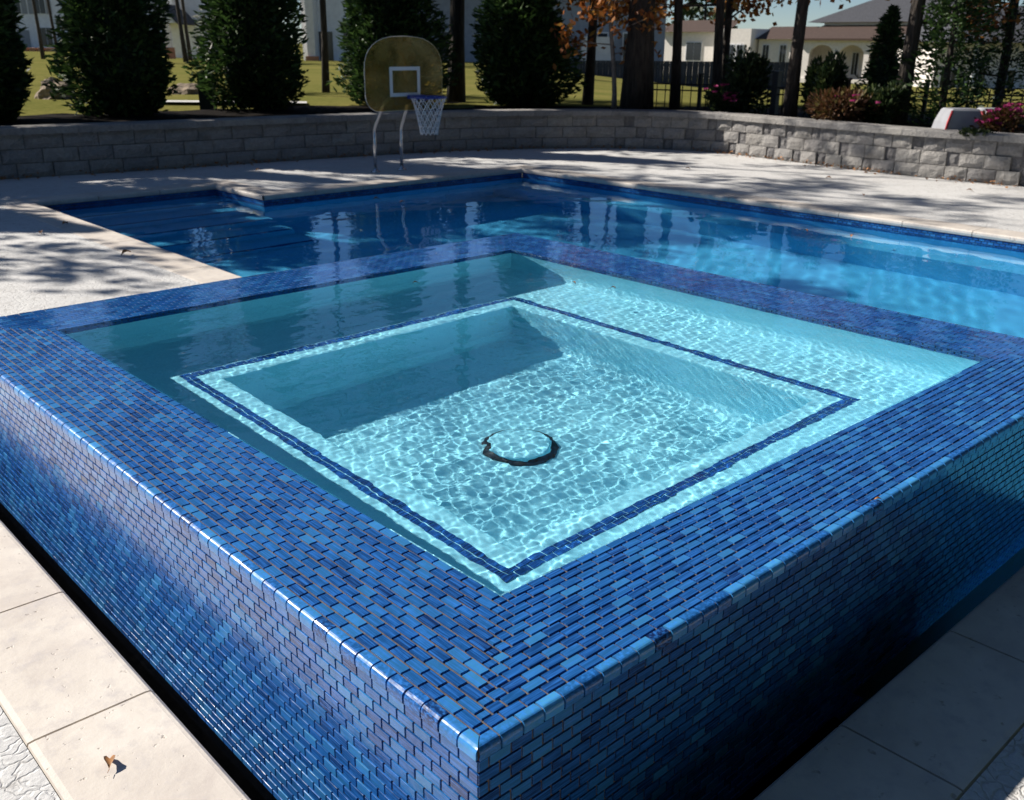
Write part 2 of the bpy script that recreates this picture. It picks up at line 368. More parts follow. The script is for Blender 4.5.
# outer walls
def outer(name, O, U, N, L, top, ph=0., mk='tile'):
    mb = MB(); tile_field(mb, O, U, -Z_, N, L, 24, h=RL, vstart=.027-top, phase=ph, tilt=.45); return mb.build(name, M[mk], spa)
outs = [outer('outer_tiles', Vector((.004, 0, 0)), Y_, -X_, SY, TN, 0., 'tile_y'), outer('outer_tiles', Vector((0, .004, 0)), X_, -Y_, SX, TN, .5),
        outer('outer_tiles', Vector((SX-.004, 0, 0)), Y_, X_, SY, TF, 0., 'tile_y'), outer('outer_tiles', Vector((0, SY-.004, 0)), X_, Y_, SX, TF)]
fd = MB(); fd.box((.02, .02, -1.55), (SX-.02, SY-.02, -1.52)); fd.box((.02, .02, -1.52), (x0-.02, SY-.02, BOT)); fd.box((x0-.02, .02, -1.52), (SX-.02, y0-.02, BOT)); fd.box((x0-.02, y1+.02, -1.52), (SX-.02, SY-.02, BOT)); fd.box((x1+.02, y0-.02, -1.52), (SX-.02, y1+.02, BOT))
foundation = fd.build('foundation', M['dark'], spa)
# inner waterline tile band, four walls (three rows)
ib = MB()
for (O, U, N, L, top) in ((Vector((x0, y0, 0)), Y_, X_, y1-y0, near_top), (Vector((x0, y0, 0)), X_, Y_, x1-x0, near_top), (Vector((x1, y0, 0)), Y_, -X_, y1-y0, far_top), (Vector((x0, y1, 0)), X_, -Y_, x1-x0, far_top)):
    tile_field(ib, O, U, -Z_, N, L, 3, h=RL, vstart=-top)
band = ib.build('waterline_tiles', M['tile_wet'], spa)
# plaster interior with a coved bench and a deeper foot well
def ring(xa, xb, ya, yb, r=0.0, n=1):
    return [(xa, ya), (xb, ya), (xb, yb), (xa, yb)]
pm = MB()
prof = [(0, 0, -.078), (.004, 0, -.084), (.004, 0, -DB+.09), (.014, 0, -DB+.045), (.04, 0, -DB+.012), (.075, 0, -DB), (-.014, 1, -DB), (-.003, 1, -DB-.005), (0, 1, -DB-.016), (0, 1, -DP+.06), (.018, 1, -DP+.02), (.05, 1, -DP)]
rings = []
for off, k_, z in prof:
    rings.append([(x0+off+BL*k_, y0+off+BN_*k_, z), (x1-off-BR*k_, y0+off+BN_*k_, z), (x1-off-BR*k_, y1-off-BF*k_, z), (x0+off+BL*k_, y1-off-BF*k_, z)])
vs = [q for rg in rings for q in rg]; fs = []
for i in range(len(rings)-1):
    for k in range(4):
        k2 = (k+1) % 4; fs.append((i*4+k, i*4+k2, (i+1)*4+k2, (i+1)*4+k))
e = (len(rings)-1)*4; fs.append((e, e+1, e+2, e+3))
pm.add(vs, fs, 0, False)
basin = pm.build('plaster_basin', M['plaster'], spa)
# trim line of dark blue tiles set in the bench
tl = MB(); tw = .024
tx0, tx1, ty0, ty1 = x0+.268, x1-.44, y0+.272, y1-.50
for (O, U, V, L) in ((Vector((tx0, ty0, -DB)), Y_, X_, ty1-ty0), (Vector((tx0, ty0, -DB)), X_, Y_, tx1-tx0), (Vector((tx1, ty0, -DB)), Y_, -X_, ty1-ty0), (Vector((tx0, ty1, -DB)), X_, -Y_, tx1-tx0)):
    for r_ in range(2):
        u = r_*tw
        while u < L-r_*tw-.01:
            u2 = min(u+.048, L-r_*tw)
            tile_box(tl, O, U, V, Z_, u+.0015, u2-.0015, r_*tw+.0015, (r_+1)*tw-.0015, .003, tn=R.uniform(.0, .35)); u += .048
trim = tl.build('bench_trim_tiles', M['tile_wet'], spa)
dr = MB(); DC = (1.468, 1.457, -DP)
dr.lathe([(.108, .012), (.143, .012), (.143, .0), (.14, -.0)], 48, DC)
ring_ = dr.build('drain_ring', M['dark'], spa)
dr = MB(); dr.lathe([(.122, .016), (.124, .026), (.120, .034), (.10, .041), (.06, .046), (.001, .048)], 48, DC)
dcov = dr.build('drain_cover', M['plaster'], spa); 
receiver(basin, trim, ring_, dcov, band, *rims, *bulls, core, wet_core)
# water: fills the basin to the brim and slips over the rim as a thin film
wz = waves([.021, .023, .025, .027, .029, .031, .034, .036, .039, .042, .045, .049, .053, .058, .063, .070, .08, .10, .14, .19], .0000290, .05, 33, ex=1.45)
spaw = grid_mesh('spa_water', x0-.0005, x1+.0005, y0-.0005, y1+.0005, .0047, lambda X, Y: wz(X, Y)*(1+.38*np.sin(5.1*X+1.7*Y+.4)*np.sin(4.3*Y-2.2*X+1.9)+.2*np.sin(11*X-7*Y)), M['water'], 'structure'); spaw['label'] = 'clear rippled water filling the raised spa'
spaw.cycles.is_caustics_caster = True

# ------------------------------------------------------------------ main pool
PXA, PXB, PYA, PYB, PYC, ALX = 2.2, 7.98, -6., 8.36, 9.45, 4.2
GO = .157
outline = [(-GO, -GO), (PXA, -GO), (PXA, PYA), (PXB, PYA), (PXB, PYB), (ALX, PYB), (ALX, PYC), (PXA, PYC), (PXA, SY+GO), (-GO, SY+GO)]   # counter clockwise round the water
def offset_poly(pts, d):
    out = []; n = len(pts)
    for i in range(n):
        p0, p1, p2 = Vector(pts[i-1]), Vector(pts[i]), Vector(pts[(i+1) % n])
        a_ = (p1-p0).normalized(); b_ = (p2-p1).normalized()
        na, nb = Vector((a_.y, -a_.x)), Vector((b_.y, -b_.x)); out.append(p1+(na+nb)*d)
    return out
CW = .29
outer_poly = offset_poly(outline, CW)
pool = thing('swimming_pool', 'rectangular blue swimming pool with stepped alcove, waterline tiles and travertine edge', 'swimming pool')
cp = MB(); n = len(outline)
for i in range(n):
    A, B = Vector(outline[i]), Vector(outline[(i+1) % n]); A2, B2 = outer_poly[i], outer_poly[(i+1) % n]
    L = (B-A).length; d = (B-A)/L; nn = Vector((d.y, -d.x)); k = max(1, round(L/.66)); st = L/k
    convA = (A2-A).dot(d); convB = (B2-B).dot(d)
    for j in range(k):
        a0, a1 = j*st, (j+1)*st; g = .0035; nose = .012
        def P(u, v, z): q = A+d*u+nn*v; return (q.x, q.y, z)
        i0 = a0+(g if j else .002); i1 = a1-(g if j < k-1 else .002)
        o0 = i0 if j else convA+.002; o1 = i1 if j < k-1 else L+convB-.002
        tz = ZD+.003; b = .006
        prof = [(-.012, tz-.05), (-.018, tz-.03), (-.016, tz-.012), (-.006, tz-.002), (.004, tz), (CW-.02, tz), (CW-.006, tz-.002), (CW-.001, tz-.012), (CW-.001, tz-.05)]
        vs = []
        for (v_, z_) in prof:
            f_ = max(0, v_)/CW; vs.append(P(i0+(o0-i0)*f_, v_, z_)); vs.append(P(i1+(o1-i1)*f_, v_, z_))
        fs = [(2*q, 2*q+1, 2*q+3, 2*q+2) for q in range(len(prof)-1)]
        fs += [tuple(2*q for q in range(len(prof)))[::-1], tuple(2*q+1 for q in range(len(prof)))]
        cp.add(vs, [f[::-1] for f in fs], 0, False, R.uniform(.02, 1))
cp.build('travertine_coping', M['trav'], pool)
# pool basin: walls under the coping, floor, bench ledge, steps
bs = MB()
for i in range(n):
    A, B = Vector(outline[i]), Vector(outline[(i+1) % n])
    d = (B-A).normalized(); nn = Vector((d.y, -d.x))*.004
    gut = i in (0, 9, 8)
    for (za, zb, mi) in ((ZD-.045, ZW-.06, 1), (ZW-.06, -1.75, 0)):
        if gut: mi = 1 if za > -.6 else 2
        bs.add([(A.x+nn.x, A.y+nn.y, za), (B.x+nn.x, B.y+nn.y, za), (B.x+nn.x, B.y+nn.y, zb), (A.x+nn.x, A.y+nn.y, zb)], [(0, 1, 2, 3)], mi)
ZF = -1.70
bs.add([(PXA, PYA, ZF), (PXB, PYA, ZF), (PXB, PYB, ZF), (PXA, PYB, ZF)], [(0, 1, 2, 3)], 0)
bs.add([(-GO, -GO, -1.5), (PXA, -GO, -1.5), (PXA, SY+GO, -1.5), (-GO, SY+GO, -1.5)], [(0, 1, 2, 3)], 2)
bs.box((PXA, -.17, ZF), (PXA+.02, -.05, -1.2), 2)
# bench ledge down the far-right side, small return at the far end
bs.box((PXB-.50, PYA, ZF), (PXB+.003, PYB, -.98), 0)
# steps in the alcove going down towards the pool
for q in range(5):
    bs.box((PXA, PYC-.42*(q+1), ZF), (ALX if q < 3 else ALX, PYC-.42*q+.003, ZW-.17-.22*q), 0)
pool_basin = bs.build('pool_basin', [M['plaster2'], M['grout'], M['dark']], pool)
wt = MB()
for i in range(n):
    A, B = Vector((*outline[i], 0)), Vector((*outline[(i+1) % n], 0)); L = (B-A).length; d = (B-A)/L
    if i in (1, 2, 8, 9): continue
    N = Vector((-d.y, d.x, 0)); tile_field(wt, Vector((A.x, A.y, ZD-.05))-N*.003, d, -Z_, N, L, 5, h=.004, pu=.052, pv=.027)
band2 = wt.build('waterline_tiles', M['tile'], pool)
st_ = MB()
for q in range(5):
    yy = PYC-.42*(q+1); z = ZW-.17-.22*q
    st_.box((PXA+.02, yy+.004, z+.001), (ALX-.02, yy+.05, z+.005), 0, .15)
trim2 = st_.build('step_edge_tiles', [M['tile_wet'], M['plaster']], pool)
receiver(pool_basin, band2, trim2)
wp = waves([.13, .15, .18, .21, .25, .3, .36, .45, .6, .8], .00017, .3, 8, ex=1.05)
pw = grid_mesh('pool_water', PXA-.9, PXB+.003, PYA-.0, PYC+1.0, .026, lambda X, Y: ZW+wp(X, Y), M['water2'], 'structure')
# drop the part of the sheet that would stand inside the spa; the gutter round the spa gets its own strip
bm = bmesh.new(); bm.from_mesh(pw.data)
bmesh.ops.delete(bm, geom=[f for f in bm.faces if f.calc_center_median().x < SX+.0 and -.0 < f.calc_center_median().y < SY], context='FACES')
bm.to_mesh(pw.data); bm.free()
pw.cycles.is_caustics_caster = True; pw['label'] = 'rippled blue water of the main pool'
gz = waves([.09, .13, .2, .3], .0002, .1, 4)
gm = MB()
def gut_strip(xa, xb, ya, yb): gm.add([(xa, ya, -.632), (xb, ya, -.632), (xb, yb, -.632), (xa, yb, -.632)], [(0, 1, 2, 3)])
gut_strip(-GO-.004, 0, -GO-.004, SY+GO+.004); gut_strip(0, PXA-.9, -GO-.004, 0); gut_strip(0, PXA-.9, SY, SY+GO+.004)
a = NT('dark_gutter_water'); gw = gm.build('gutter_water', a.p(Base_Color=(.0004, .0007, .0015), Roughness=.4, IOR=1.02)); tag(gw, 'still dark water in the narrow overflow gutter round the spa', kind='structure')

# ------------------------------------------------------------------ deck and ground
WALLPTS = [(-14, 12.9), (-8, 12.3), (-2, 11.9), (2.5, 11.42), (4.2, 11.2), (6.7, 10.95), (8.9, 10.55), (10.5, 9.75), (11.35, 8.85), (11.7, 8.0), (11.62, 7.2), (11.45, 6.0), (11.3, 4.8), (11.4, 3.3), (11.6, 1), (12.0, -3), (12.6, -9)]
def catmull(pts, per=.25):
    out = []
    P_ = [Vector((*p, 0)) for p in pts]; P_ = [P_[0]*2-P_[1]]+P_+[P_[-1]*2-P_[-2]]
    for i in range(1, len(P_)-2):
        p0, p1, p2, p3 = P_[i-1:i+3]; k = max(2, int((p2-p1).length/per))
        for j in range(k):
            t = j/k; out.append(.5*((2*p1)+(p2-p0)*t+(2*p0-5*p1+4*p2-p3)*t*t+(3*p1-p0-3*p2+p3)*t**3))
    out.append(P_[-2]); return out
WC = catmull(WALLPTS)
dk = bmesh.new()
big = [(-14, -9), (12.6, -9)]+[(p.x, p.y) for p in WC[::-1]]
def loop(pts):
    vv = [dk.verts.new((p[0], p[1], ZD)) for p in pts]; return [dk.edges.new((vv[i], vv[(i+1) % len(vv)])) for i in range(len(vv))]
pl_ = []
for p_ in big:
    if not pl_ or (Vector(p_)-Vector(pl_[-1])).length > .01: pl_.append(p_)
if (Vector(pl_[0])-Vector(pl_[-1])).length < .01: pl_.pop()
ed = loop(pl_)+loop([(q.x, q.y) for q in outer_poly])
bmesh.ops.triangle_fill(dk, edges=ed, use_beauty=True)
for f in dk.faces:
    if f.normal.z < 0: f.normal_flip()
me = bpy.data.meshes.new('pool_deck'); dk.to_mesh(me); dk.free(); me.materials.append(M['deck'])
deck = bpy.data.objects.new('pool_deck', me); C.objects.link(deck); deck['kind'] = 'structure'

def terrain(x, y):
    dx, dy = x-cam_pos[0], y-cam_pos[1]
    t = dx*_ch[0]+dy*_ch[1]; s = dx*_r[0]+dy*_r[1]
    bed = .10
    a_ = s/max(t, 1.)
    zt = .05+(-2.15)*min(1, max(0, (a_+.02)/.22))
    k = min(1, max(0, (t-19)/75)); k = k**.85
    z = bed*(1-k)+zt*k
    if t > 16: z += .10*math.sin(x*.13+1)*math.sin(y*.11)*min(1, (t-16)/20)
    return z
def wall_dist(p):
    return min((Vector((p[0], p[1], 0))-q).length for q in WC)
# planting bed strip right behind the wall, then the lawn sheet out to the horizon
bedm = MB(); rows = []
offs = [.16, .5, 1., 1.6, 2.3, 3.1, 4.]
for i, p in enumerate(WC):
    d = (WC[min(i+1, len(WC)-1)]-WC[max(i-1, 0)]).normalized(); nrm = Vector((-d.y, d.x, 0))
    rows.append([(p.x+nrm.x*o, p.y+nrm.y*o, .09+.05*noise.noise((p.x*1.5+o, p.y*1.5, o))+(.0 if o < 4 else -.1)) for o in offs])
vs = [q for r_ in rows for q in r_]; m = len(offs)
bedm.add(vs, [(i*m+j, (i+1)*m+j, (i+1)*m+j+1, i*m+j+1) for i in range(len(rows)-1) for j in range(m-1)], 0, True)
bed = bedm.build('planting_bed', M['mulch']); bed['kind'] = 'structure'
lw = bmesh.new()
ts = [8]+[10+i*1.5 for i in range(16)]+[36, 40, 45, 50, 56, 62, 70, 80, 90, 100, 115, 140, 180, 260, 500, 1500]
ss = np.linspace(-1.6, 1.6, 81)
g_ = []
for t in ts:
    row = []
    for a_ in ss:
        q = cam_pos+_ch*t+_r*(a_*t+0)
        row.append(lw.verts.new((q[0], q[1], terrain(q[0], q[1]) -(0.0 if t > 16 else .12))))
    g_.append(row)
for i in range(len(ts)-1):
    for j in range(len(ss)-1):
        c_ = sum((v.co for v in (g_[i][j], g_[i+1][j+1])), Vector())/2
        # keep the lawn behind the wall only
        near = min(WC, key=lambda q: (q.x-c_.x)**2+(q.y-c_.y)**2); k = WC.index(near)
        d = (WC[min(k+1, len(WC)-1)]-WC[max(k-1, 0)]).normalized(); nrm = Vector((-d.y, d.x, 0))
        if (Vector((c_.x, c_.y, 0))-near).dot(nrm) > 1.6: lw.faces.new((g_[i][j], g_[i][j+1], g_[i+1][j+1], g_[i+1][j]))
for v in [v for v in lw.verts if not v.link_faces]: lw.verts.remove(v)
me = bpy.data.meshes.new('lawn'); lw.to_mesh(me); lw.free(); me.materials.append(M['lawn']); me.polygons.foreach_set('use_smooth', [True]*len(me.polygons))
lawn = bpy.data.objects.new('lawn', me); C.objects.link(lawn); lawn['kind'] = 'structure'
sub = MB(); sub.box((-60, -60, -2.0), (12, -9.2, -.45)); sub.box((-60, -9.2, -2.), (-14.2, 12, -.45)); 
gs = sub.build('ground', M['lawn']); gs['kind'] = 'structure'
path = MB()
pa, pb = [], []
for px_ in range(140, 320, 20):
    q = ground_at(px_, 17.2); q2 = ground_at(px_, 17.7); pa.append((q.x, q.y, q.z+.03)); pb.append((q2.x, q2.y, q2.z+.03))
path.add(pa+pb, [(i, i+1, len(pa)+i+1, len(pa)+i) for i in range(len(pa)-1)])
pth = path.build('path', M['deck']); pth['kind'] = 'structure'

# ------------------------------------------------------------------ retaining wall
rw = thing('retaining_wall', 'low curved retaining wall of grey split face concrete blocks with smooth cap', 'wall')
ZT = ZD+.58; CAPH = .085
cum = [0.]
for i in range(1, len(WC)): cum.append(cum[-1]+(WC[i]-WC[i-1]).length)
def on_wall(s):
    s = min(max(s, 0), cum[-1]-1e-4); i = int(np.searchsorted(cum, s, side='right')-1); i = min(i, len(WC)-2)
    t = (s-cum[i])/(cum[i+1]-cum[i]); p = WC[i].lerp(WC[i+1], t); d = (WC[i+1]-WC[i]).normalized(); return p, Vector((-d.y, d.x, 0))
was_small = False; wb = MB(); NR = 3; RH = (ZT-CAPH-ZD)/NR
for r_ in range(NR):
    s = R.uniform(0, .2)
    while s < cum[-1]-.5:
        small = (not was_small) and on_wall(s)[0].x > 10.9 and R.random() < .5; was_small = small; wd = .15 if small else R.choice([.30, .33, .27]) if on_wall(s)[0].x > 10.9 else R.choice([.40, .43, .38, .45]); z0, z1 = ZD+r_*RH+.002, ZD+(r_+1)*RH-.006
        e = s+wd; pr = R.uniform(-.012, .012)+r_*.006+(.03 if small else 0)
        (pa, na), (pb, nb) = on_wall(s+.005), on_wall(e-.005); tn = R.uniform(.02, .35) if small else R.uniform(.35, 1)
        # subdivided rough front face
        nu, nv = max(3, int(wd/.07)), 3; vs = []
        for b_ in range(nv+1):
            for a_ in range(nu+1):
                u, v = a_/nu, b_/nv; p = pa.lerp(pb, u); nn = na.lerp(nb, u)
                ed_ = 1 if a_ in (0, nu) or b_ in (0, nv) else 0
                dd = pr+(.020 if ed_ else 0)-(.013*noise.noise((p.x*9, p.y*9, (z0+v*(z1-z0))*12+r_)) if not ed_ else 0)
                vs.append((p.x+nn.x*dd, p.y+nn.y*dd, z0+v*(z1-z0)))
        k = nu+1; fs = [(b_*k+a_, b_*k+a_+1, (b_+1)*k+a_+1, (b_+1)*k+a_) for b_ in range(nv) for a_ in range(nu)]
        bot = [b for b in range(k)]; top = [nv*k+b for b in range(k)]
        off = len(vs)
        for lst in (bot, top):
            for q in lst: u = (q % k)/nu; nn = na.lerp(nb, u); vs.append((vs[q][0]+nn.x*.09, vs[q][1]+nn.y*.09, vs[q][2]))
        fs += [(bot[i+1], bot[i], off+i, off+i+1) for i in range(nu)]+[(top[i], top[i+1], off+k+i+1, off+k+i) for i in range(nu)]
        fs += [tuple([b_*k for b_ in range(nv+1)]+[off+k, off]), tuple([b_*k+nu for b_ in range(nv+1)][::-1]+[off+nu, off+k+nu])]
        wb.add(vs, fs, 0, False, tn); s = e
wb.build('stone_courses', M['block'], rw)
bk = MB(); vs = []
for p, (q, nn) in ((c_, on_wall(cum[i])) for i, c_ in enumerate(WC)):
    vs += [(p.x+nn.x*.05, p.y+nn.y*.05, ZD-.1), (p.x+nn.x*.05, p.y+nn.y*.05, ZT-CAPH-.002), (p.x+nn.x*.28, p.y+nn.y*.28, ZT-CAPH-.002)]
bk.add(vs, [(3*i+j, 3*i+3+j, 3*i+4+j, 3*i+1+j) for i in range(len(WC)-1) for j in range(2)])
bk.build('wall_core', M['block'], rw)
cw = MB(); s = 0
while s < cum[-1]-.7:
    wd = R.choice([.60, .62, .58]); e = s+wd; tn = R.uniform(.3, 1); vs = []; kk = 4
    for a_ in range(kk+1):
        p, nn = on_wall(s+.002+(wd-.004)*a_/kk)
        for (o, z) in ((-.035, ZT-CAPH), (-.038, ZT-.02), (-.028, ZT-.004), (-.01, ZT), (.30, ZT), (.30, ZT-CAPH)):
            vs.append((p.x+nn.x*o, p.y+nn.y*o, z+(.0015*noise.noise((p.x*7, p.y*7, z*3)))))
    fs = [(a_*6+j, a_*6+(j+1) % 6, (a_+1)*6+(j+1) % 6, (a_+1)*6+j) for a_ in range(kk) for j in range(6)]
    fs += [tuple(range(6))[::-1], tuple(kk*6+j for j in range(6))]
    cw.add(vs, [f[::-1] for f in fs], 0, False, tn); s = e
cw.build('wall_cap', M['block'], rw)

# ------------------------------------------------------------------ pool basketball hoop
hp = thing('basketball_hoop', 'poolside basketball hoop with smoky arched backboard, gold reflections painted in, and white net', 'basketball hoop', (6.45, 9.25, ZD))
def lo(p): return Vector(p)-Vector((6.45, 9.25, ZD))
def bent(px_, e):
    return [lo(q) for q in ((px_, 9.25, ZD), (px_, 9.25, -.02), (px_, 9.248, .08), (px_, 9.23, .13), (px_+e*.05, 9.10, .36), (px_+e*.1, 9.06, .43), (px_+e*.2, 9.04, .475), (6.55-.06*(1 if e > 0 else -1), 9.02, .49))]
for px_, e in ((6.27, .5), (6.68, -.2)):
    mb = MB(); mb.tube(bent(px_, e), .0215, 14); po = mb.build('post', M['chrome'], hp)
    mb = MB(); q = lo((px_, 9.25, ZD)); mb.lathe([(.06, 0.003), (.06, .012), (.03, .022), (.024, .05), (.022, .05)], 20, q); mb.build('base_flange', M['chrome'], po)
bw = .585; zb0, zb1, yb = .335, 1.19, 8.96
outl = []
cx_ = 6.555
rc = .19
for k in range(7): an = math.pi+math.pi/2*k/6; outl.append((cx_-bw+rc+rc*math.cos(an), zb0+rc+rc*math.sin(an)))
for k in range(7): an = 1.5*math.pi+math.pi/2*k/6; outl.append((cx_+bw-rc+rc*math.cos(an), zb0+rc+rc*math.sin(an)))
for k in range(17):
    an = math.pi*k/16; cc, ss_ = math.cos(an), math.sin(an)
    outl.append((cx_+bw*math.copysign(abs(cc)**.72, cc), .80+(zb1-.80)*abs(ss_)**.85))
mb = MB(); nn_ = len(outl)
vs = [lo((x, yb, z)) for x, z in outl]+[lo((x, yb+.012, z)) for x, z in outl]
mb.add(vs, [tuple(range(nn_)), tuple(range(nn_, 2*nn_))[::-1]]+[((i+1) % nn_, i, nn_+i, nn_+(i+1) % nn_) for i in range(nn_)])
board = mb.build('backboard', M['acrylic'], hp)
mb = MB(); mb.tube([lo((x, yb+.006, z)) for x, z in outl]+[lo((outl[0][0], yb+.006, outl[0][1]))], .0045, 6); mb.build('board_edge', M['white'], board)
mb = MB(); sx0, sx1, sz0, sz1, tt = 6.325, 6.785, .50, .845, .043
for (a_, b_) in (((sx0, sz0), (sx1, sz0+tt)), ((sx0, sz1-tt), (sx1, sz1)), ((sx0, sz0+tt), (sx0+tt, sz1-tt)), ((sx1-tt, sz0+tt), (sx1, sz1-tt))):
    mb.box(lo((a_[0], yb-.005, a_[1])), lo((b_[0], yb-.001, b_[1])))
mb.build('target_square', M['white'], board)
mb = MB(); RC = (6.68, 8.66, .50); rr_ = .215
ringp = [lo((RC[0]+rr_*math.cos(a_*math.pi/16), RC[1]+rr_*math.sin(a_*math.pi/16), RC[2])) for a_ in range(33)]
mb.tube(ringp, .011, 8); mb.box(lo((6.58, 8.86, .47)), lo((6.78, yb-.0062, .515))); mb.tube([lo((6.63, 8.93, .42)), lo((6.58, 8.70, .495))], .007, 6); mb.tube([lo((6.73, 8.93, .42)), lo((6.78, 8.70, .495))], .007, 6)
mb.box(lo((6.44, yb+.0135, .40)), lo((6.70, 9.03, .53)))
mb.build('rim', M['rimblue'], hp)
mb = MB(); NS, NV = 12, 6
def netp(k, v):
    r__ = rr_*(1-.52*(v/NV)**.7) ; an = 2*math.pi*(k)/NS
    return lo((RC[0]+r__*math.cos(an), RC[1]+r__*math.sin(an), RC[2]-.44*(v/NV)))
for k in range(NS):
    for v in range(NV):
        h_ = .5 if v % 2 else 0
        for dk_ in (-.5, .5): mb.tube([netp(k+h_, v), netp(k+h_+dk_, v+1)], .0055, 5)
mb.build('net', M['net'], hp)

# ------------------------------------------------------------------ vegetation
def leaf_card(mb, p, d, L, W, tn):
    d = d.normalized(); s_ = d.cross(Vector((R.uniform(-1, 1), R.uniform(-1, 1), R.uniform(-1, 1)))).normalized()*W
    mb.add([p-d*L*.5, p+s_*.5, p+d*L*.5, p-s_*.5], [(0, 1, 2, 3)], 0, False, tn)
def conifer(name, H, RAD, n, mat, leaf=.09, base=.05, power=.8, wob=.22, seed=1):
    rr = random.Random(seed); mb = MB()
    for i in range(n):
        h = rr.random()**.85; an = rr.uniform(0, 2*math.pi)
        env = (RAD*(1-h)**power*(1+wob*math.sin(3*an+h*9+seed)+wob*.8*noise.noise((math.cos(an)*1.6, math.sin(an)*1.6, h*5+seed*7))*1.6)+.04)*min(1, .55+h*5)
        q = env*(1-.55*rr.random()**1.6)
        # branch tips: cluster on discrete azimuth/height bumps
        bump_ = 1+.16*math.sin(an*11+h*37)*math.sin(h*61+an*3)
        q *= bump_
        p = Vector((q*math.cos(an), q*math.sin(an), base+h*H+rr.uniform(-.05, .05)))
        d = Vector((math.cos(an), math.sin(an), rr.uniform(-.2, .7)))+Vector((rr.uniform(-.7, .7), rr.uniform(-.7, .7), rr.uniform(-.5, .5)))
        leaf_card(mb, p, d, leaf*rr.uniform(.8, 1.9), leaf*rr.uniform(.3, .55), rr.random())
    # dark inner mass of twigs
    for k in range(9):
        an = k*2.4; mb2 = None
    return mb
def evergreen(name, label, cat, loc, H, RAD, n, mat, group=None, seed=1, inner=True, **kw):
    t = thing(name, label, cat, loc, R.uniform(0, 6), group)
    mb = conifer(name, H, RAD, n, mat, seed=seed, **kw)
    o = mb.build('foliage', mat, t)
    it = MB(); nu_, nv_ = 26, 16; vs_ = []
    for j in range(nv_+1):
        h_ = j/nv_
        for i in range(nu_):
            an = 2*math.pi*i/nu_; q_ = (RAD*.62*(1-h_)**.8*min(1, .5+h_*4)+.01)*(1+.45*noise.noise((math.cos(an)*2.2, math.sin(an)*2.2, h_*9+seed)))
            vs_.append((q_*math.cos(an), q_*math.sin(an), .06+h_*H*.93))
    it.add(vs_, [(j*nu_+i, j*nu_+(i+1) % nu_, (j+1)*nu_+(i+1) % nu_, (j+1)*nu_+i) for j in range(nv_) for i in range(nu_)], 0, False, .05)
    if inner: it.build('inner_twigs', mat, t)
    tk = MB(); tk.tube([(0, 0, -.15), (0, 0, H*.3), (.01, 0, H*.75)], [max(.03, H*.018), H*.014, .01], 8)
    for k in range(14):
        an = k*2.4; z = H*(.1+.05*k); L_ = RAD*.75*(1-z/H)
        tk.tube([(0, 0, z), (L_*math.cos(an), L_*math.sin(an), z+.12*L_)], [.018, .006], 5)
    tk.build('trunk', M['bark'], t); return t
EG = 'tall dense evergreens planted behind the wall'
ev_specs = [(112, 14.4, 4.6, .77, 'broad dark evergreen, second from the left behind the wall'), (250, 16.2, 4.5, .84, 'dark evergreen left of the basketball hoop beside the green post box'),
            (388, 17.3, 3.8, .88, 'dark evergreen directly behind the basketball backboard'), (520, 17.6, 3.6, .80, 'dark evergreen right of the hoop between two tree trunks'), (-26, 13.4, 3.4, .55, 'dark evergreen cut off by the left picture edge')]
def z_of(px, t): return ground_at(px, t).z-.04
for i, (px_, t_, H_, R_, lb) in enumerate(ev_specs):
    q = ground_at(px_, t_)
    evergreen('evergreen_tree', lb, 'evergreen tree', (q.x, q.y, .06), H_, R_, 26000, M['conifer'], EG, seed=i+3, leaf=.10, power=.62)
for x, y, H_, lb in ((.9, 13.6, 4.9, 'evergreen just outside the left picture edge, added unseen to deepen shade'), (-1.0, 13.9, 4.6, 'evergreen further left beyond the picture, added unseen to deepen shade')):
    evergreen('evergreen_tree', lb, 'evergreen tree', (x, y, .06), H_, .9, 22000, M['conifer'], EG, seed=int(x*10)+60, leaf=.10, power=.62)  # two unseen evergreens added to deepen the shade on pool and deck
# unseen evergreens added behind the camera to block sky light from spa and deck
big_ev = [o for o in C.objects if o.get('category') == 'evergreen tree'][1]
for x, y, lb in ((-5.6, -4.6, 'at its left end'), (-2.6, -5.2, 'second from the left'), (.3, -4.4, 'third from the left'), (3.2, -3.9, 'fourth from the left'), (6.1, -4.2, 'fifth from the left'), (9.0, -3.9, 'sixth from the left'), (11.9, -2.2, 'at its right end')):
    dup(big_ev, (x, y, ZD-.05), x, (2.5, 2.5, 2.5), 'evergreen added in the unseen screen that blocks sky light, '+lb, 'unseen evergreen screen added to block sky light')
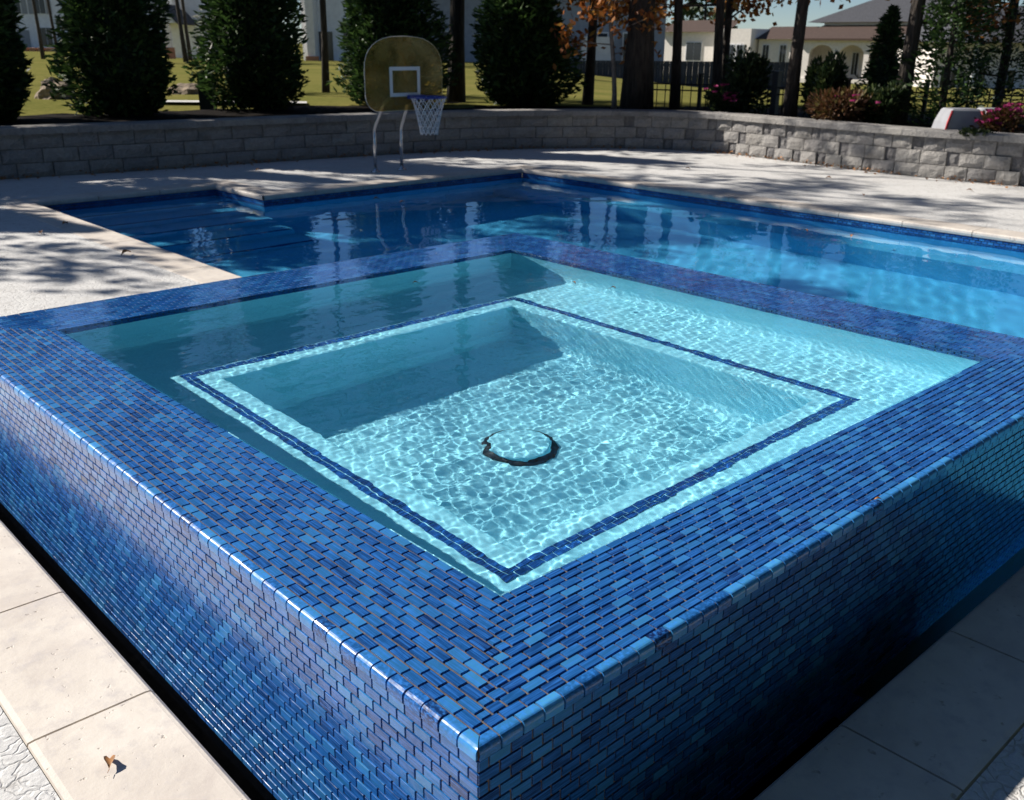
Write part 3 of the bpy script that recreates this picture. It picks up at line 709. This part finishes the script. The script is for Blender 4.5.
# smaller shrubs and conifers on the right
def bush(name, label, cat, px_, t_, W_, H_, mat, n=2500, leaf=.07, group=None, flowers=0, seed=1, zz=None):
    q = ground_at(px_, t_); rr = random.Random(seed)
    t = thing(name, label, cat, (q.x, q.y, .08 if zz is None else zz), 0, group)
    mb = MB()
    lobes = [(Vector((rr.uniform(-.3, .3)*W_, rr.uniform(-.3, .3)*W_, rr.uniform(.3, .7)*H_)), rr.uniform(.28, .45)) for _ in range(7)]
    for i in range(n):
        c_, k = rr.choice(lobes); v_ = Vector((rr.gauss(0, 1), rr.gauss(0, 1), rr.gauss(0, 1))).normalized()*(rr.random()**.4)
        p = c_+Vector((v_.x*k*W_, v_.y*k*W_, v_.z*k*H_))
        if p.z < .01: p.z = rr.uniform(.01, .1)
        leaf_card(mb, p, v_+Vector((0, 0, .4)), leaf*rr.uniform(.7, 1.5), leaf*rr.uniform(.4, .7), rr.random())
    mb.build('foliage', mat, t)
    if flowers:
        fb = MB()
        for i in range(flowers):
            c_, k = lobes[i % 4]; v_ = Vector((rr.gauss(0, 1)-.6, rr.gauss(0, 1)-.8, abs(rr.gauss(0, 1))+.2)).normalized()
            p = c_+Vector((v_.x*k*W_, v_.y*k*W_, v_.z*k*H_))
            for a_ in range(5):
                an = a_*1.256; leaf_card(fb, p+Vector((math.cos(an)*.02, math.sin(an)*.02, .01)), Vector((math.cos(an), math.sin(an), .3)), .05, .045, rr.random())
        fb.build('blossoms', M['flower'], t)
    st = MB()
    for k in range(6):
        c_ = lobes[k][0]; st.tube([(0, 0, -.1), (c_.x*.5, c_.y*.5, c_.z*.5), tuple(c_)], [.02, .014, .006], 5)
    st.build('stems', M['bark'], t); return t
bush('flowering_shrub', 'dark azalea with pink blossoms beside the black iron fence', 'shrub', 722, 16.0, .52, .46, M['shrub'], 1500, .06, flowers=26, seed=4)
bush('leafy_shrub', 'tall loose dark shrub behind the pink azalea', 'shrub', 744, 16.4, .75, 1.0, M['shrub'], 3200, .08, seed=5)
bush('leafy_shrub', 'loose dark shrub right of the thick iron gate post', 'shrub', 820, 14.9, .50, .95, M['shrub'], 3400, .08, seed=15)
bush('reddish_shrub', 'low brownish red shrub with a few pink blossoms', 'shrub', 856, 14.0, 1.0, .52, M['rust'], 2300, .07, flowers=14, seed=6)
bush('leafy_shrub', 'dark green shrub in front of the arched house', 'shrub', 884, 14.0, .5, .62, M['shrub'], 2600, .07, seed=7)
bush('flowering_shrub', 'shrub full of pink blossoms at the right picture edge', 'shrub', 1014, 12.3, .50, .42, M['rust'], 1300, .05, flowers=44, seed=8)
bush('ground_plant', 'small pale green plant beside the grey covers', 'plant', 985, 12.1, .45, .12, M['shrub'], 600, .06, seed=9)
q = ground_at(948, 14.0); evergreen('conifer_tree', 'layered conifer with open drooping branches near right edge', 'conifer', (q.x, q.y, .05), 3.1, .55, 6500, M['conifer'], seed=21, inner=False, wob=.45, leaf=.075)
q = ground_at(1004, 15.5); evergreen('conifer_tree', 'tall open conifer behind the grey covers at right edge', 'conifer', (q.x, q.y, .05), 4.4, .62, 8000, M['conifer'], seed=22, inner=False, wob=.5, leaf=.075)
q = ground_at(885, 15.2); evergreen('conifer_tree', 'slim dark conifer left of the forked tree trunk', 'conifer', (q.x, q.y, .05), 1.55, .42, 2600, M['conifer'], seed=23, wob=.4, leaf=.08)

def tree(label, cat, px_, t_, H_, r0, crown=None, mat=None, n=3000, spread=2.2, cbase=.45, leaf=.12, lean=(0, 0), name='tree', group=None, bark='bark', seed=1, loc=None, nb=16, low=0):
    rr = random.Random(seed); q = ground_at(px_, t_) if loc is None else Vector(loc)
    t = thing(name, label, cat, (q.x, q.y, q.z-.02), 0, group)
    tk = MB(); pts = []; K = 9
    for k in range(K+1):
        h = k/K; pts.append(Vector((lean[0]*h*H_+.06*math.sin(h*7+seed), lean[1]*h*H_+.06*math.cos(h*5+seed), h*H_-.1)))
    rad = [r0*(1.25 if k == 0 else 1)*(1-.75*k/K) for k in range(K+1)]
    tk.tube(pts, rad, 12)
    lb = MB(); tips = []
    for k in range(nb):
        h = cbase+(1-cbase)*(k+rr.random())/nb*.97; i = min(K-1, int(h*K)); p = pts[i].lerp(pts[i+1], h*K-i)
        an = k*2.399+rr.uniform(-.4, .4); L_ = spread*(1-.55*(h-cbase)/(1-cbase+1e-6))*rr.uniform(.65, 1.1)
        up = rr.uniform(.05, .5)
        m1 = p+Vector((math.cos(an), math.sin(an), up))*L_*.5+Vector((0, 0, -.05*L_)); e_ = p+Vector((math.cos(an), math.sin(an), up*.7))*L_
        rb = r0*.32*(1-h*.6); tk.tube([p, m1, e_], [rb, rb*.6, rb*.15], 6)
        for j in range(5):
            f_ = rr.uniform(.35, 1); b0 = (p.lerp(m1, f_*2) if f_ < .5 else m1.lerp(e_, f_*2-1)); a2 = an+rr.uniform(-1.2, 1.2)
            e2 = b0+Vector((math.cos(a2), math.sin(a2), rr.uniform(-.2, .5)))*L_*.35; tk.tube([b0, e2], [rb*.3, .006], 5, cap=False); tips.append((e2, L_*.22)); 
        tips.append((e_, L_*.22))
    tk.build('trunk', M[bark], t)
    if mat:
        for i in range(n):
            c_, k = rr.choice(tips); v_ = Vector((rr.gauss(0, .6), rr.gauss(0, .6), rr.gauss(0, .45)))*max(k, .25)
            leaf_card(lb, c_+v_, Vector((rr.gauss(0, 1), rr.gauss(0, 1), rr.gauss(0, 1))), leaf*rr.uniform(.7, 1.4), leaf*rr.uniform(.45, .8), rr.random())
        lb.build('crown', mat, t)
    return t
TG = 'bare-stemmed trees behind the retaining wall'
tree('dark straight tree trunk just right of the basketball backboard', 'tree', 455, 18.5, 11, .15, mat=M['pine'], n=2500, cbase=.45, seed=31, group=TG)
tree('slender dark trunk with autumn leaves above the lawn', 'tree', 587, 18.0, 8.0, .09, mat=M['oak'], n=2400, cbase=.17, spread=1.8, seed=32, group=TG, leaf=.13)
tree('thickest rough trunk, standing right behind the wall', 'tree', 634, 16.6, 12, .235, mat=M['pine'], n=2600, cbase=.4, seed=33, group=TG)
tree('slim trunk rising behind the black iron fence', 'tree', 672, 17.2, 9, .085, mat=M['oak'], n=3600, cbase=.16, spread=1.6, seed=34, group=TG, leaf=.12)
tree('twin stem with orange leaves left of the dark shrub', 'tree', 716, 17.0, 8, .085, mat=M['oak'], n=3600, cbase=.15, spread=1.5, seed=35, group=TG, leaf=.12)
tree('second thin stem beside the pink azalea', 'tree', 726, 17.6, 9, .07, mat=M['oak'], n=2600, cbase=.16, spread=1.5, seed=36, group=TG, leaf=.12)
tree('leaning trunk with brown leaves in front of the white house', 'tree', 797, 15.2, 9.5, .10, mat=M['oak'], n=4500, cbase=.17, spread=1.5, seed=37, lean=(.004, -.003), group=TG, leaf=.12)
tree('dark trunk with brown autumn foliage right of the arches', 'tree', 908, 14.2, 8.5, .11, mat=M['oak'], n=4600, cbase=.14, spread=1.7, seed=38, group=TG, leaf=.11)
tree('small pale multi-stemmed bare tree beside the thickest trunk', 'tree', 612, 17.0, 3.2, .045, mat=M['oak'], n=1500, cbase=.3, spread=.9, seed=39, lean=(-.05, .04), bark='palebark')
# far pines by the left houses
for i, (px_, t_, lb) in enumerate([(13, 55, 'first thin leaning trunk in front of the far white house'), (37, 62, 'second thin trunk in front of the far white house'), (52, 70, 'third thin trunk in front of the far white house'), (180, 52, 'thin dark trunk right of the small gabled portico'), (186, 60, 'thinnest dark trunk beside the small gabled portico')]):
    tree(lb, 'tree', px_, t_, 15, .11, mat=M['pine'], n=900, cbase=.5, spread=3.2, leaf=.35, seed=50+i, group='distant pines on the far lawn', lean=(-.02, .02))
# trees left of the picture, on the sunny side: their shadows fall across the deck and the pool
for i, (x, y, H_, cb) in enumerate([(-.3, 15.5, 9, .38), (1.2, 19.5, 12, .5), (8.0, 20.5, 12, .45), (5.6, 15.9, 11, .42), (3.7, 15.3, 10, .45), (-2.0, 13.5, 5.7, .82), (10.8, 17.5, 11, .4), (6.0, 26, 15, .5), (-1.5, 24, 15, .55)]):
    tree(['pine standing beyond the left end of the wall', 'tall pine behind the first evergreens', 'tall pine beyond the backboard', 'tall pine hidden behind the second evergreen', 'tall pine hidden behind the leftmost evergreens', 'short sparse pine beyond the left end of the wall', 'tall pine behind the slender autumn tree', 'tallest pine at the back of the lawn', 'tall pine on the far left lawn'][i], 'tree', 0, 0, H_, .075, mat=M['pine'], n={0: 5200, 3: 900, 4: 1100, 1: 1900, 5: 260}.get(i, 2600), cbase=cb, spread=1.9 if i != 5 else .8, seed=70+i, leaf=.16, loc=(x, y, .08), name='pine_tree', group='tall pines beyond the evergreens')

# ------------------------------------------------------------------ fence and garden things
fn = thing('iron_fence', 'black iron picket fence running behind the right planting bed', 'fence')
fp = [ground_at(p_, t_, .1) for p_, t_ in ((648, 17.4), (700, 17.0), (777, 16.0), (850, 15.2), (930, 14.6), (1040, 13.8))]
rail = MB(); pk = MB()
for a_, b_ in zip(fp, fp[1:]):
    for h_ in (.08, .42, .52): rail.tube([a_+Vector((0, 0, h_-.12)), b_+Vector((0, 0, h_-.12))], .012, 6)
    L = (b_-a_).length; k = int(L/.13)
    for j in range(k):
        p = a_.lerp(b_, j/k)+Vector((0, 0, -.15)); pk.tube([p, p+Vector((0, 0, .60)), p+Vector((0, 0, .64))], [.009, .009, .002], 5)
rail.build('rails', M['iron'], fn); pk.build('pickets', M['iron'], fn)
for j, a_ in enumerate(fp):
    mb = MB(); r_ = .05 if j == 2 else .025; h_ = .62 if j == 2 else .55; mb.box(a_+Vector((-r_, -r_, -.2)), a_+Vector((r_, r_, h_))); mb.box(a_+Vector((-r_*1.4, -r_*1.4, h_)), a_+Vector((r_*1.4, r_*1.4, h_+.03))); mb.build('post', M['iron'], fn)
# dark green post box with a pitched top
q = ground_at(199, 16.4); pb_ = thing('garden_post_box', 'dark green box on the lawn edge with small pitched roof', 'box', (q.x, q.y, q.z-.03), yaw)
mb = MB(); mb.bbox((-.11, -.11, 0), (.11, .11, .50), .01); mb.build('body', M['greenbox'], pb_)
mb = MB(); mb.add([(-.19, -.17, .50), (.19, -.17, .50), (.19, .17, .50), (-.19, .17, .50), (-.19, 0, .60), (.19, 0, .60)], [(0, 1, 5, 4), (2, 3, 4, 5), (0, 4, 3), (1, 2, 5), (3, 2, 1, 0)]); mb.build('roof', M['greenbox'], pb_)
def rock(name, label, cat, px_, t_, W_, H_, mat='rock', seed=1):
    q = ground_at(px_, t_); mb = MB(); nu, nv = 18, 9; vs = []
    for j in range(nv):
        for i in range(nu):
            th, ph = 2*math.pi*i/nu, math.pi/2*j/(nv-1)
            d = Vector((math.cos(th)*math.cos(ph), math.sin(th)*math.cos(ph), math.sin(ph))); k = 1+.35*noise.noise(d*2.2+Vector((seed, 0, 0)))
            vs.append((d.x*W_*k, d.y*W_*k, d.z*H_*k-.02))
    mb.add(vs, [(j*nu+i, j*nu+(i+1) % nu, (j+1)*nu+(i+1) % nu, (j+1)*nu+i) for j in range(nv-1) for i in range(nu)], 0, False)
    return tag(mb.build(name, M[mat], loc=q), label, cat)
rock('rock_mound', 'tan rock mound on the lawn between the first two evergreens', 'rocks', 45, 18.4, .34, .33, seed=2)
rock('earth_mound', 'low brown mound on the lawn left of the green box', 'mound', 181, 20.5, .42, .20, seed=5)
# two covered garden chests with red piping
for i, (px_, t_, wdt, lb) in enumerate([(968, 12.6, .40, 'grey canvas cover with red piping, the wider one on the left'), (1000, 12.7, .30, 'grey canvas cover with red piping, half hidden by pink blossoms')]):
    q = ground_at(px_, t_, .09); t = thing('garden_cover', lb, 'cover', (q.x, q.y, q.z), yaw-math.pi/2, 'grey covers behind the wall at the right')
    mb = MB(); a0, a1, h_ = wdt*.5+.06, wdt*.5-.02, .31
    nseg = 12
    def rect(w_, d_, z): return [(-w_, -d_, z), (w_, -d_, z), (w_, d_, z), (-w_, d_, z)]
    vs = rect(a0, .22, 0)+rect(a0-.03, .20, h_*.5)+rect(a1, .17, h_-.02)+rect(a1-.02, .15, h_); fs = [(12, 13, 14, 15)]
    for L_ in range(3):
        for k in range(4): k2 = (k+1) % 4; fs.append((L_*4+k, L_*4+k2, (L_+1)*4+k2, (L_+1)*4+k))
    mb.add(vs, fs); mb.build('canvas', M['canvas'], t)
    for sx in (-1, 1):
        mb = MB(); mb.tube([(sx*a0, -.225, .0), (sx*(a0-.03), -.205, h_*.5), (sx*a1, -.175, h_-.02)], .014, 6); mb.build('piping', M['redpipe'], t)

# ------------------------------------------------------------------ distant houses
def house_frame(name, label, px_, t_, rz_extra=0, zz=None):
    q = ground_at(px_, t_); z = q.z if zz is None else zz
    return thing(name, label, 'house', (q.x, q.y, z), yaw-math.pi/2+rz_extra)
def window(parent, x, z, w_, h_, y=-.02, frame='whitewall', shutters=False, glass='glassdark'):
    mb = MB(); mb.box((x-w_/2-.08, y-.06, z-.08), (x+w_/2+.08, y-.005, z+h_+.08)); fr = mb.build('window', M[frame], parent)
    mb = MB(); mb.box((x-w_/2, y-.09, z), (x-.03, y-.061, z+h_)); mb.box((x+.03, y-.09, z), (x+w_/2, y-.061, z+h_)); mb.build('pane', M[glass], fr)
    if shutters:
        for s_ in (-1, 1):
            mb = MB(); mb.box((x+s_*(w_/2+.35)-.25, y-.07, z-.05), (x+s_*(w_/2+.35)+.25, y-.01, z+h_+.05)); mb.build('shutter', M['shutter'], fr)
# far white house on the left. S = metres per picture pixel there
def S_(t): return t/1021.
t_ = 105; s = S_(t_)
h1 = house_frame('white_house', 'large white two storey house in shade at the far left', 70, t_)
b_ = t_*0+ -1.5
mb = MB(); mb.box((-16*1.0, 0, b_), (9.5, 10, 7.2)); mb.build('wall', M['whitewall'], h1)
mb = MB(); mb.add([(-17, -.8, 7.2), (10.3, -.8, 7.2), (10.3, 10.8, 7.2), (-17, 10.8, 7.2), (-13, 5, 11), (6, 5, 11)], [(0, 1, 5, 4), (1, 2, 5), (2, 3, 4, 5), (3, 0, 4), (3, 2, 1, 0)]); mb.build('roof', M['roofgrey'], h1)
for x in (-11.2, -5.4, -2.9, .6, 5.6): window(h1, x, 3.6, 1.1, 1.5, shutters=True)
for x in (-11, -2.6, .9, 5.6): window(h1, x, .55, 1.1, 1.7)
mb = MB(); mb.box((-5.4, -.1, .0), (-4.4, -.004, 2.0)); mb.build('door', M['shutter'], h1)
q = ground_at(37, 97); bw_ = MB()
ed_ = thing('brick_edging', 'low row of orange brick edging before the far white house', 'edging', (q.x, q.y, q.z), yaw-math.pi/2)
for k in range(5): bw_.bbox((-1.9+k*.78, -.2, -.3), (-1.25+k*.78, .2, .32), .03)
bw_.build('bricks', M['brick'], ed_)
# gabled portico
h2 = house_frame('gabled_portico', 'small white gabled portico with lit column beyond the lawn', 166, 72)
s = S_(72); b_ = -.6
mb = MB(); mb.box((.05, -1, b_), (.42, -.6, 2.3)); mb.build('column', M['stucco'], h2)
mb = MB(); mb.box((-.05, -1.1, b_), (.52, -.5, .75)); mb.build('column_base', M['brick'], h2)
mb = MB(); mb.add([(-1.0, -1.1, 2.35), (1.0, -1.1, 2.35), (0.1, -1.1, 3.3), (-1.0, 4, 2.35), (1., 4, 2.35), (.1, 4, 3.3)], [(0, 1, 2), (3, 5, 4), (0, 2, 5, 3), (2, 1, 4, 5), (1, 0, 3, 4)]); mb.build('gable', M['whitewall'], h2)
mb = MB(); mb.add([(-1.15, -1.25, 2.25), (.1, -1.25, 3.42), (1.15, -1.25, 2.25), (1.15, -1.25, 2.4), (.1, -1.25, 3.58), (-1.15, -1.25, 2.4), (-1.15, 4, 2.25), (.1, 4, 3.42), (1.15, 4, 2.25), (1.15, 4, 2.4), (.1, 4, 3.58), (-1.15, 4, 2.4)], [(0, 1, 4, 5), (1, 2, 3, 4), (5, 4, 10, 11), (4, 3, 9, 10), (0, 5, 11, 6), (2, 8, 9, 3)]); mb.build('roof', M['roofgrey'], h2)
mb = MB(); mb.box((-1.1, 3.0, b_), (2.7, 9, 5.5)); mb.build('wall', M['whitewall'], h2)
mb = MB(); mb.box((-.25, 2.2, 3.3), (.35, 2.99, 6)); mb.build('chimney', M['stucco'], h2)
# house behind the second and third evergreens
h3 = house_frame('tall_white_house', 'white house with sunlit corner pier between the two middle evergreens', 325, 60)
mb = MB(); mb.box((-1.5, 0, -1), (3.5, 8, 6)); mb.build('wall', M['whitewall'], h3)
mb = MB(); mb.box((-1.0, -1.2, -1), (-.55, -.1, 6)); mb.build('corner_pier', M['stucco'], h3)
mb = MB(); mb.box((-1.1, -1.3, -1.2), (-.35, -1.21, .25)); mb.build('pier_base', M['brick'], h3)
window(h3, -.1, .0, .8, 1.6); window(h3, 1.4, .8, .9, 1.5)
mb = MB(); mb.add([(-2.1, -1.5, 6), (4.1, -1.5, 6), (4.1, 9, 6), (-2.1, 9, 6), (-.5, 4, 8.3), (2.5, 4, 8.3)], [(0, 1, 5, 4), (1, 2, 5), (2, 3, 4, 5), (3, 0, 4), (3, 2, 1, 0)]); mb.build('roof', M['roofgrey'], h3)
# grey blue house in the middle
h4 = house_frame('grey_house', 'long grey blue house in shade beyond the middle of the lawn', 505, 62)
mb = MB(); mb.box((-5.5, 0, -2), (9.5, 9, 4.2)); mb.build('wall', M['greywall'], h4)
mb = MB(); mb.add([(-6, -.7, 4.2), (10, -.7, 4.2), (10, 9.7, 4.2), (-6, 9.7, 4.2), (-3, 4.5, 6.8), (7, 4.5, 6.8)], [(0, 1, 5, 4), (1, 2, 5), (2, 3, 4, 5), (3, 0, 4), (3, 2, 1, 0)]); mb.build('roof', M['roofgrey'], h4)
for x in (-3.6, -.9, 3.1, 5.4, 7.6): window(h4, x, .3, 1.2, 1.5, frame='stucco')
mb = MB(); mb.box((4.4, -1.2, .1), (6.3, -.1, 1.6)); mb.build('painted_sunlit_strip', M['stucco'], h4)  # cream box stands in for a sunlit strip of wall, light in its colour
# low dark board fence before the houses
q = ground_at(640, 56); bf = thing('board_fence', 'low dark board fence in shade across the far lawn edge', 'fence', (q.x, q.y, q.z), yaw-math.pi/2)
mb = MB()
for k in range(84): mb.box((-5.2+k*.16, -.02+(k % 2)*.03, -.4), (-5.2+k*.16+.15, .03+(k % 2)*.03, 1.05+.0*k))
mb.build('boards', M['hedgewall'], bf); mb = MB(); mb.box((-5.2, .065, .2), (8.2, .12, .3)); mb.box((-5.2, .065, .8), (8.2, .12, .9)); mb.build('rails', M['hedgewall'], bf)

# arched stucco house on the right: local x measured from picture column 845 at distance t
TR = 92.; s = S_(TR); h5 = house_frame('arched_house', 'cream stucco house with arched porch, brown lower roof and grey upper roof', 845, TR, rz_extra=math.radians(-40), zz=0)
def X5(px): return (px-845)*s*1.3
def Z5(py): return 1.108-(py-46)*TR/1089.
def arch_wall(name, xa, xb, ztop, zbot, arches, y=0., th=.35, mat='stucco'):
    mb = MB(); xs = xa
    def slab(x_0, x_1, z_0, z_1): 
        if x_1-x_0 > .01 and z_1-z_0 > .01: mb.box((x_0, y, z_0), (x_1, y+th, z_1))
    for (c_, hw, zspring) in arches:
        slab(xs, c_-hw, zbot, ztop); K = 16; ztopa = zspring+hw*.75
        for k in range(K):
            a0, a1 = math.pi-math.pi*k/K, math.pi-math.pi*(k+1)/K
            xa_, xb_ = c_+hw*math.cos(a0), c_+hw*math.cos(a1); za_, zb_ = zspring+hw*.75*math.sin(a0), zspring+hw*.75*math.sin(a1)
            v = [(xa_, y, za_), (xb_, y, zb_), (xb_, y, ztop), (xa_, y, ztop)]; v += [(p[0], p[1]+th, p[2]) for p in v]
            mb.add(v, [(0, 1, 2, 3), (7, 6, 5, 4), (0, 4, 5, 1), (3, 2, 6, 7)])
        xs = c_+hw
    slab(xs, xb, zbot, ztop); return mb.build(name, M[mat], h5)
zb5, ze5 = Z5(80)-1.6, Z5(37)
arch_wall('arcade', X5(806), X5(912), ze5, zb5, [(X5(824), X5(834)-X5(824), Z5(54)), (X5(848), X5(858)-X5(848), Z5(54)), (X5(872), X5(882)-X5(872), Z5(54)), (X5(896), X5(906)-X5(896), Z5(54))])
mb = MB(); mb.box((X5(806), -.2, zb5), (X5(912), -.004, Z5(78))); mb.build('terrace_wall', M['stucco'], h5)
mb = MB(); mb.box((X5(802), 3.0, zb5), (X5(914), 11, ze5+.2)); mb.box((X5(886), .6, zb5), (X5(907), 2.99, ze5-.3)); mb.build('wall', M['stucco'], h5)
for px_ in (842, 853, 868, 876, 824): window(h5, X5(px_), Z5(74), .55, 1.9, y=2.98)
mb = MB(); ov = .5
mb.add([(X5(800), -ov, ze5), (X5(915), -ov, ze5), (X5(908), 3.2, Z5(23)), (X5(812), 3.2, Z5(23)), (X5(800), -ov, ze5-.18), (X5(915), -ov, ze5-.18), (X5(915), 3.2, ze5-.18), (X5(800), 3.2, ze5-.18)], [(0, 1, 2, 3), (4, 5, 1, 0), (1, 5, 6, 2), (0, 3, 7, 4)]); mb.build('lower_roof', M['roofbrown'], h5)
mb = MB(); mb.box((X5(812), 3.25, Z5(30)), (X5(930), 10, Z5(20))); mb.build('upper_wall', M['stucco'], h5)
mb = MB(); mb.add([(X5(800), 2.6, Z5(20)), (X5(940), 2.6, Z5(20)), (X5(940), 11, Z5(20)), (X5(800), 11, Z5(20)), (X5(852), 6.5, Z5(-10)), (X5(890), 6.5, Z5(-10))], [(0, 1, 5, 4), (1, 2, 5), (2, 3, 4, 5), (3, 0, 4), (3, 2, 1, 0)]); mb.build('upper_roof', M['roofgrey'], h5)
mb = MB(); mb.box((X5(768), .5, zb5), (X5(806)-.01, 8, Z5(38))); mb.box((X5(735), -.8, zb5), (X5(766), 7, Z5(27))); mb.box((X5(671), 1.5, zb5), (X5(735)-.01, 8, Z5(30))); mb.build('wing_wall', M['stucco'], h5)
mb = MB(); mb.add([(X5(664), .9, Z5(30)), (X5(735), .9, Z5(30)), (X5(735), 4.5, Z5(16)), (X5(672), 4.5, Z5(16))], [(0, 1, 2, 3)]); mb.add([(X5(764), .0, Z5(38)), (X5(806), .0, Z5(38)), (X5(806), 4, Z5(24)), (X5(764), 4, Z5(24))], [(0, 1, 2, 3)]); mb.build('wing_roof', M['roofbrown'], h5)
for px_, y_ in ((749, -.82), (757, -.82), (775, .48), (790, .48), (800, .48)): window(h5, X5(px_), Z5(62), .6, 1.5, y=y_)
window(h5, X5(703), Z5(62), 1.7, 1.7, y=1.48)
# tan house at the far right
h6 = house_frame('tan_house', 'tan house with white columns glimpsed through the right conifers', 985, 70)
mb = MB(); mb.box((-2.8, 1.6, -2.5), (7, 9, 3.0)); mb.build('wall', M['brick' if 0 else 'stucco'], h6)
mb = MB(); mb.add([(-3.4, -.8, 3.0), (7.6, -.8, 3.0), (7.6, 9.6, 3.), (-3.4, 9.6, 3.), (0, 4.4, 5.5), (5, 4.4, 5.5)], [(0, 1, 5, 4), (1, 2, 5), (2, 3, 4, 5), (3, 0, 4), (3, 2, 1, 0)]); mb.build('roof', M['roofgrey'], h6)
for x in (-2.6, -.9, 1.1): mb = MB(); mb.lathe([(.2, -2.5), (.16, 0), (.15, 3.0)], 14, (x, -.3, 0)); mb.build('column', M['whitewall'], h6)
for x in (-1.8, .3, 2.4): window(h6, x, -.6, 1., 1.8, y=1.58)

# distant belt of trees behind the houses
for i, (px_, t_, H_, sp) in enumerate([(-60, 135, 17, 6), (120, 140, 16, 6), (240, 128, 18, 6), (420, 118, 15, 6), (590, 120, 13, 6), (700, 135, 10, 5), (960, 130, 15, 6), (1080, 120, 16, 6)]):
    tree(['broad tree beyond the left edge behind the white house', 'broad tree behind the far white house', 'broad tree behind the portico', 'broad tree behind the backboard and grey house', 'broad tree behind the end of the grey house', 'low broad tree behind the stucco wing', 'broad tree behind the tan house', 'broad tree beyond the right edge'][i], 'tree', px_, t_, H_, .4, mat=M['oak'] if i % 3 == 1 else M['pine'], n=2600, cbase=.2, spread=sp, leaf=.8, seed=90+i, group='distant trees behind the houses')

# ------------------------------------------------------------------ fallen leaves
def leaf_mesh(seed):
    rr = random.Random(seed); mb = MB(); K = 6; top = []; vs = []
    for k in range(K+1):
        u = k/K; w_ = .011*math.sin(math.pi*u)**.7*(1+.3*math.sin(u*14+seed)); z = .004+.010*math.sin(u*3.1)
        for sgn in (-1, 0, 1): vs.append(((u-.5)*.052, sgn*w_, z+abs(sgn)*.009*math.sin(math.pi*u)))
    mb.add(vs, [(3*k+j, 3*k+3+j, 3*k+4+j, 3*k+1+j) for k in range(K) for j in range(2)], 0, True)
    mb.tube([(-.026, 0, .004), (-.038, .003, .001)], [.0008, .0006], 4)
    return mb
leaf0 = leaf_mesh(2).build('fallen_leaf', M['leafdry'], loc=(-.330, .885, ZD+.003)); leaf0.rotation_euler = (.12, .25, 1.2)
tag(leaf0, 'curled brown leaf on the near travertine slab at lower left', 'leaf', 'single fallen leaves')
def lf(loc, rz, lb, sc_=1.):
    c_ = leaf0.copy(); C.objects.link(c_); c_.location = loc; c_.rotation_euler = (R.uniform(-.2, .2), R.uniform(-.2, .2), rz); c_.scale = (sc_,)*3; c_['label'] = lb
    return c_
lf((1.39, .012, TN+.0), 2.4, 'tiny tan leaf on the front right edge tiles of the spa', .42)
lf((.42, 4.1, ZD+.003), .6, 'brown leaf on the deck at left edge beside the far spa rim', 1.3)
lf((.58, 5.15, ZD+.001), 1.9, 'tan leaf on the sunny deck at the left picture edge', 1.2)
for i, (x, y, lb) in enumerate([(1.7, 7.6, 'upper left leaf on the shaded deck near the pool alcove'), (2.0, 7.9, 'leaf on the shaded deck beside the pool alcove corner'), (1.9, 6.3, 'small leaf on the deck left of the pool edge'), (9.6, 6.9, 'leaf on the striped deck furthest from the spa'), (10.2, 5.2, 'leaf on the striped deck below the sunlit wall'), (9.2, 4.2, 'small leaf on the right deck near the pool coping'), (10.5, 3.6, 'leaf on the right deck near the wall base'), (8.6, 2.2, 'leaf on the coping at the right picture edge'), (5.2, 10.3, 'leaf on the deck behind the alcove')]):
    lf((x, y, ZD+.001), R.uniform(0, 6), lb, R.uniform(1.2, 1.8))
for i, (x, y, lb) in enumerate([(5.36, 7.95, 'brown leaf floating on the dark part of the pool'), (5.46, 7.6, 'second brown leaf floating close beside the first'), (7.33, 3.76, 'leaf floating on the bright part of the pool'), (7.43, 3.34, 'leaf floating next to another on the bright water')]):
    lf((x, y, ZW+.001), R.uniform(0, 6), lb, R.uniform(1.2, 1.6))
for x, y, lb in ((1.94, 2.72, 'small leaf floating on the shaded far left side of the spa'), (2.6, 2.01, 'small leaf floating beside the far right rim of the spa'), (2.53, 2.21, 'tiny leaf floating nearest the far corner of the spa')):
    lf((x, y, .001), R.uniform(0, 6), lb, .6)
lit = MB()
for i in range(1500):
    s = R.uniform(4, cum[-1]-4); p, nn = on_wall(s); o = -abs(R.gauss(0, .09))-.01
    if noise.noise((s*.9, 0, 0)) < -.25 and R.random() < .7: continue
    q = p+nn*o; leaf_card(lit, Vector((q.x, q.y, ZD+R.uniform(.006, .02)+max(0, .05+o*.3)*R.random())), Vector((R.uniform(-1, 1), R.uniform(-1, 1), R.uniform(-.3, .3))), R.uniform(.03, .06), R.uniform(.015, .03), 0)
tag(lit.build('leaf_litter', M['leafdry']), 'band of dry brown leaves along the foot of the wall', 'leaf litter', kind='stuff')
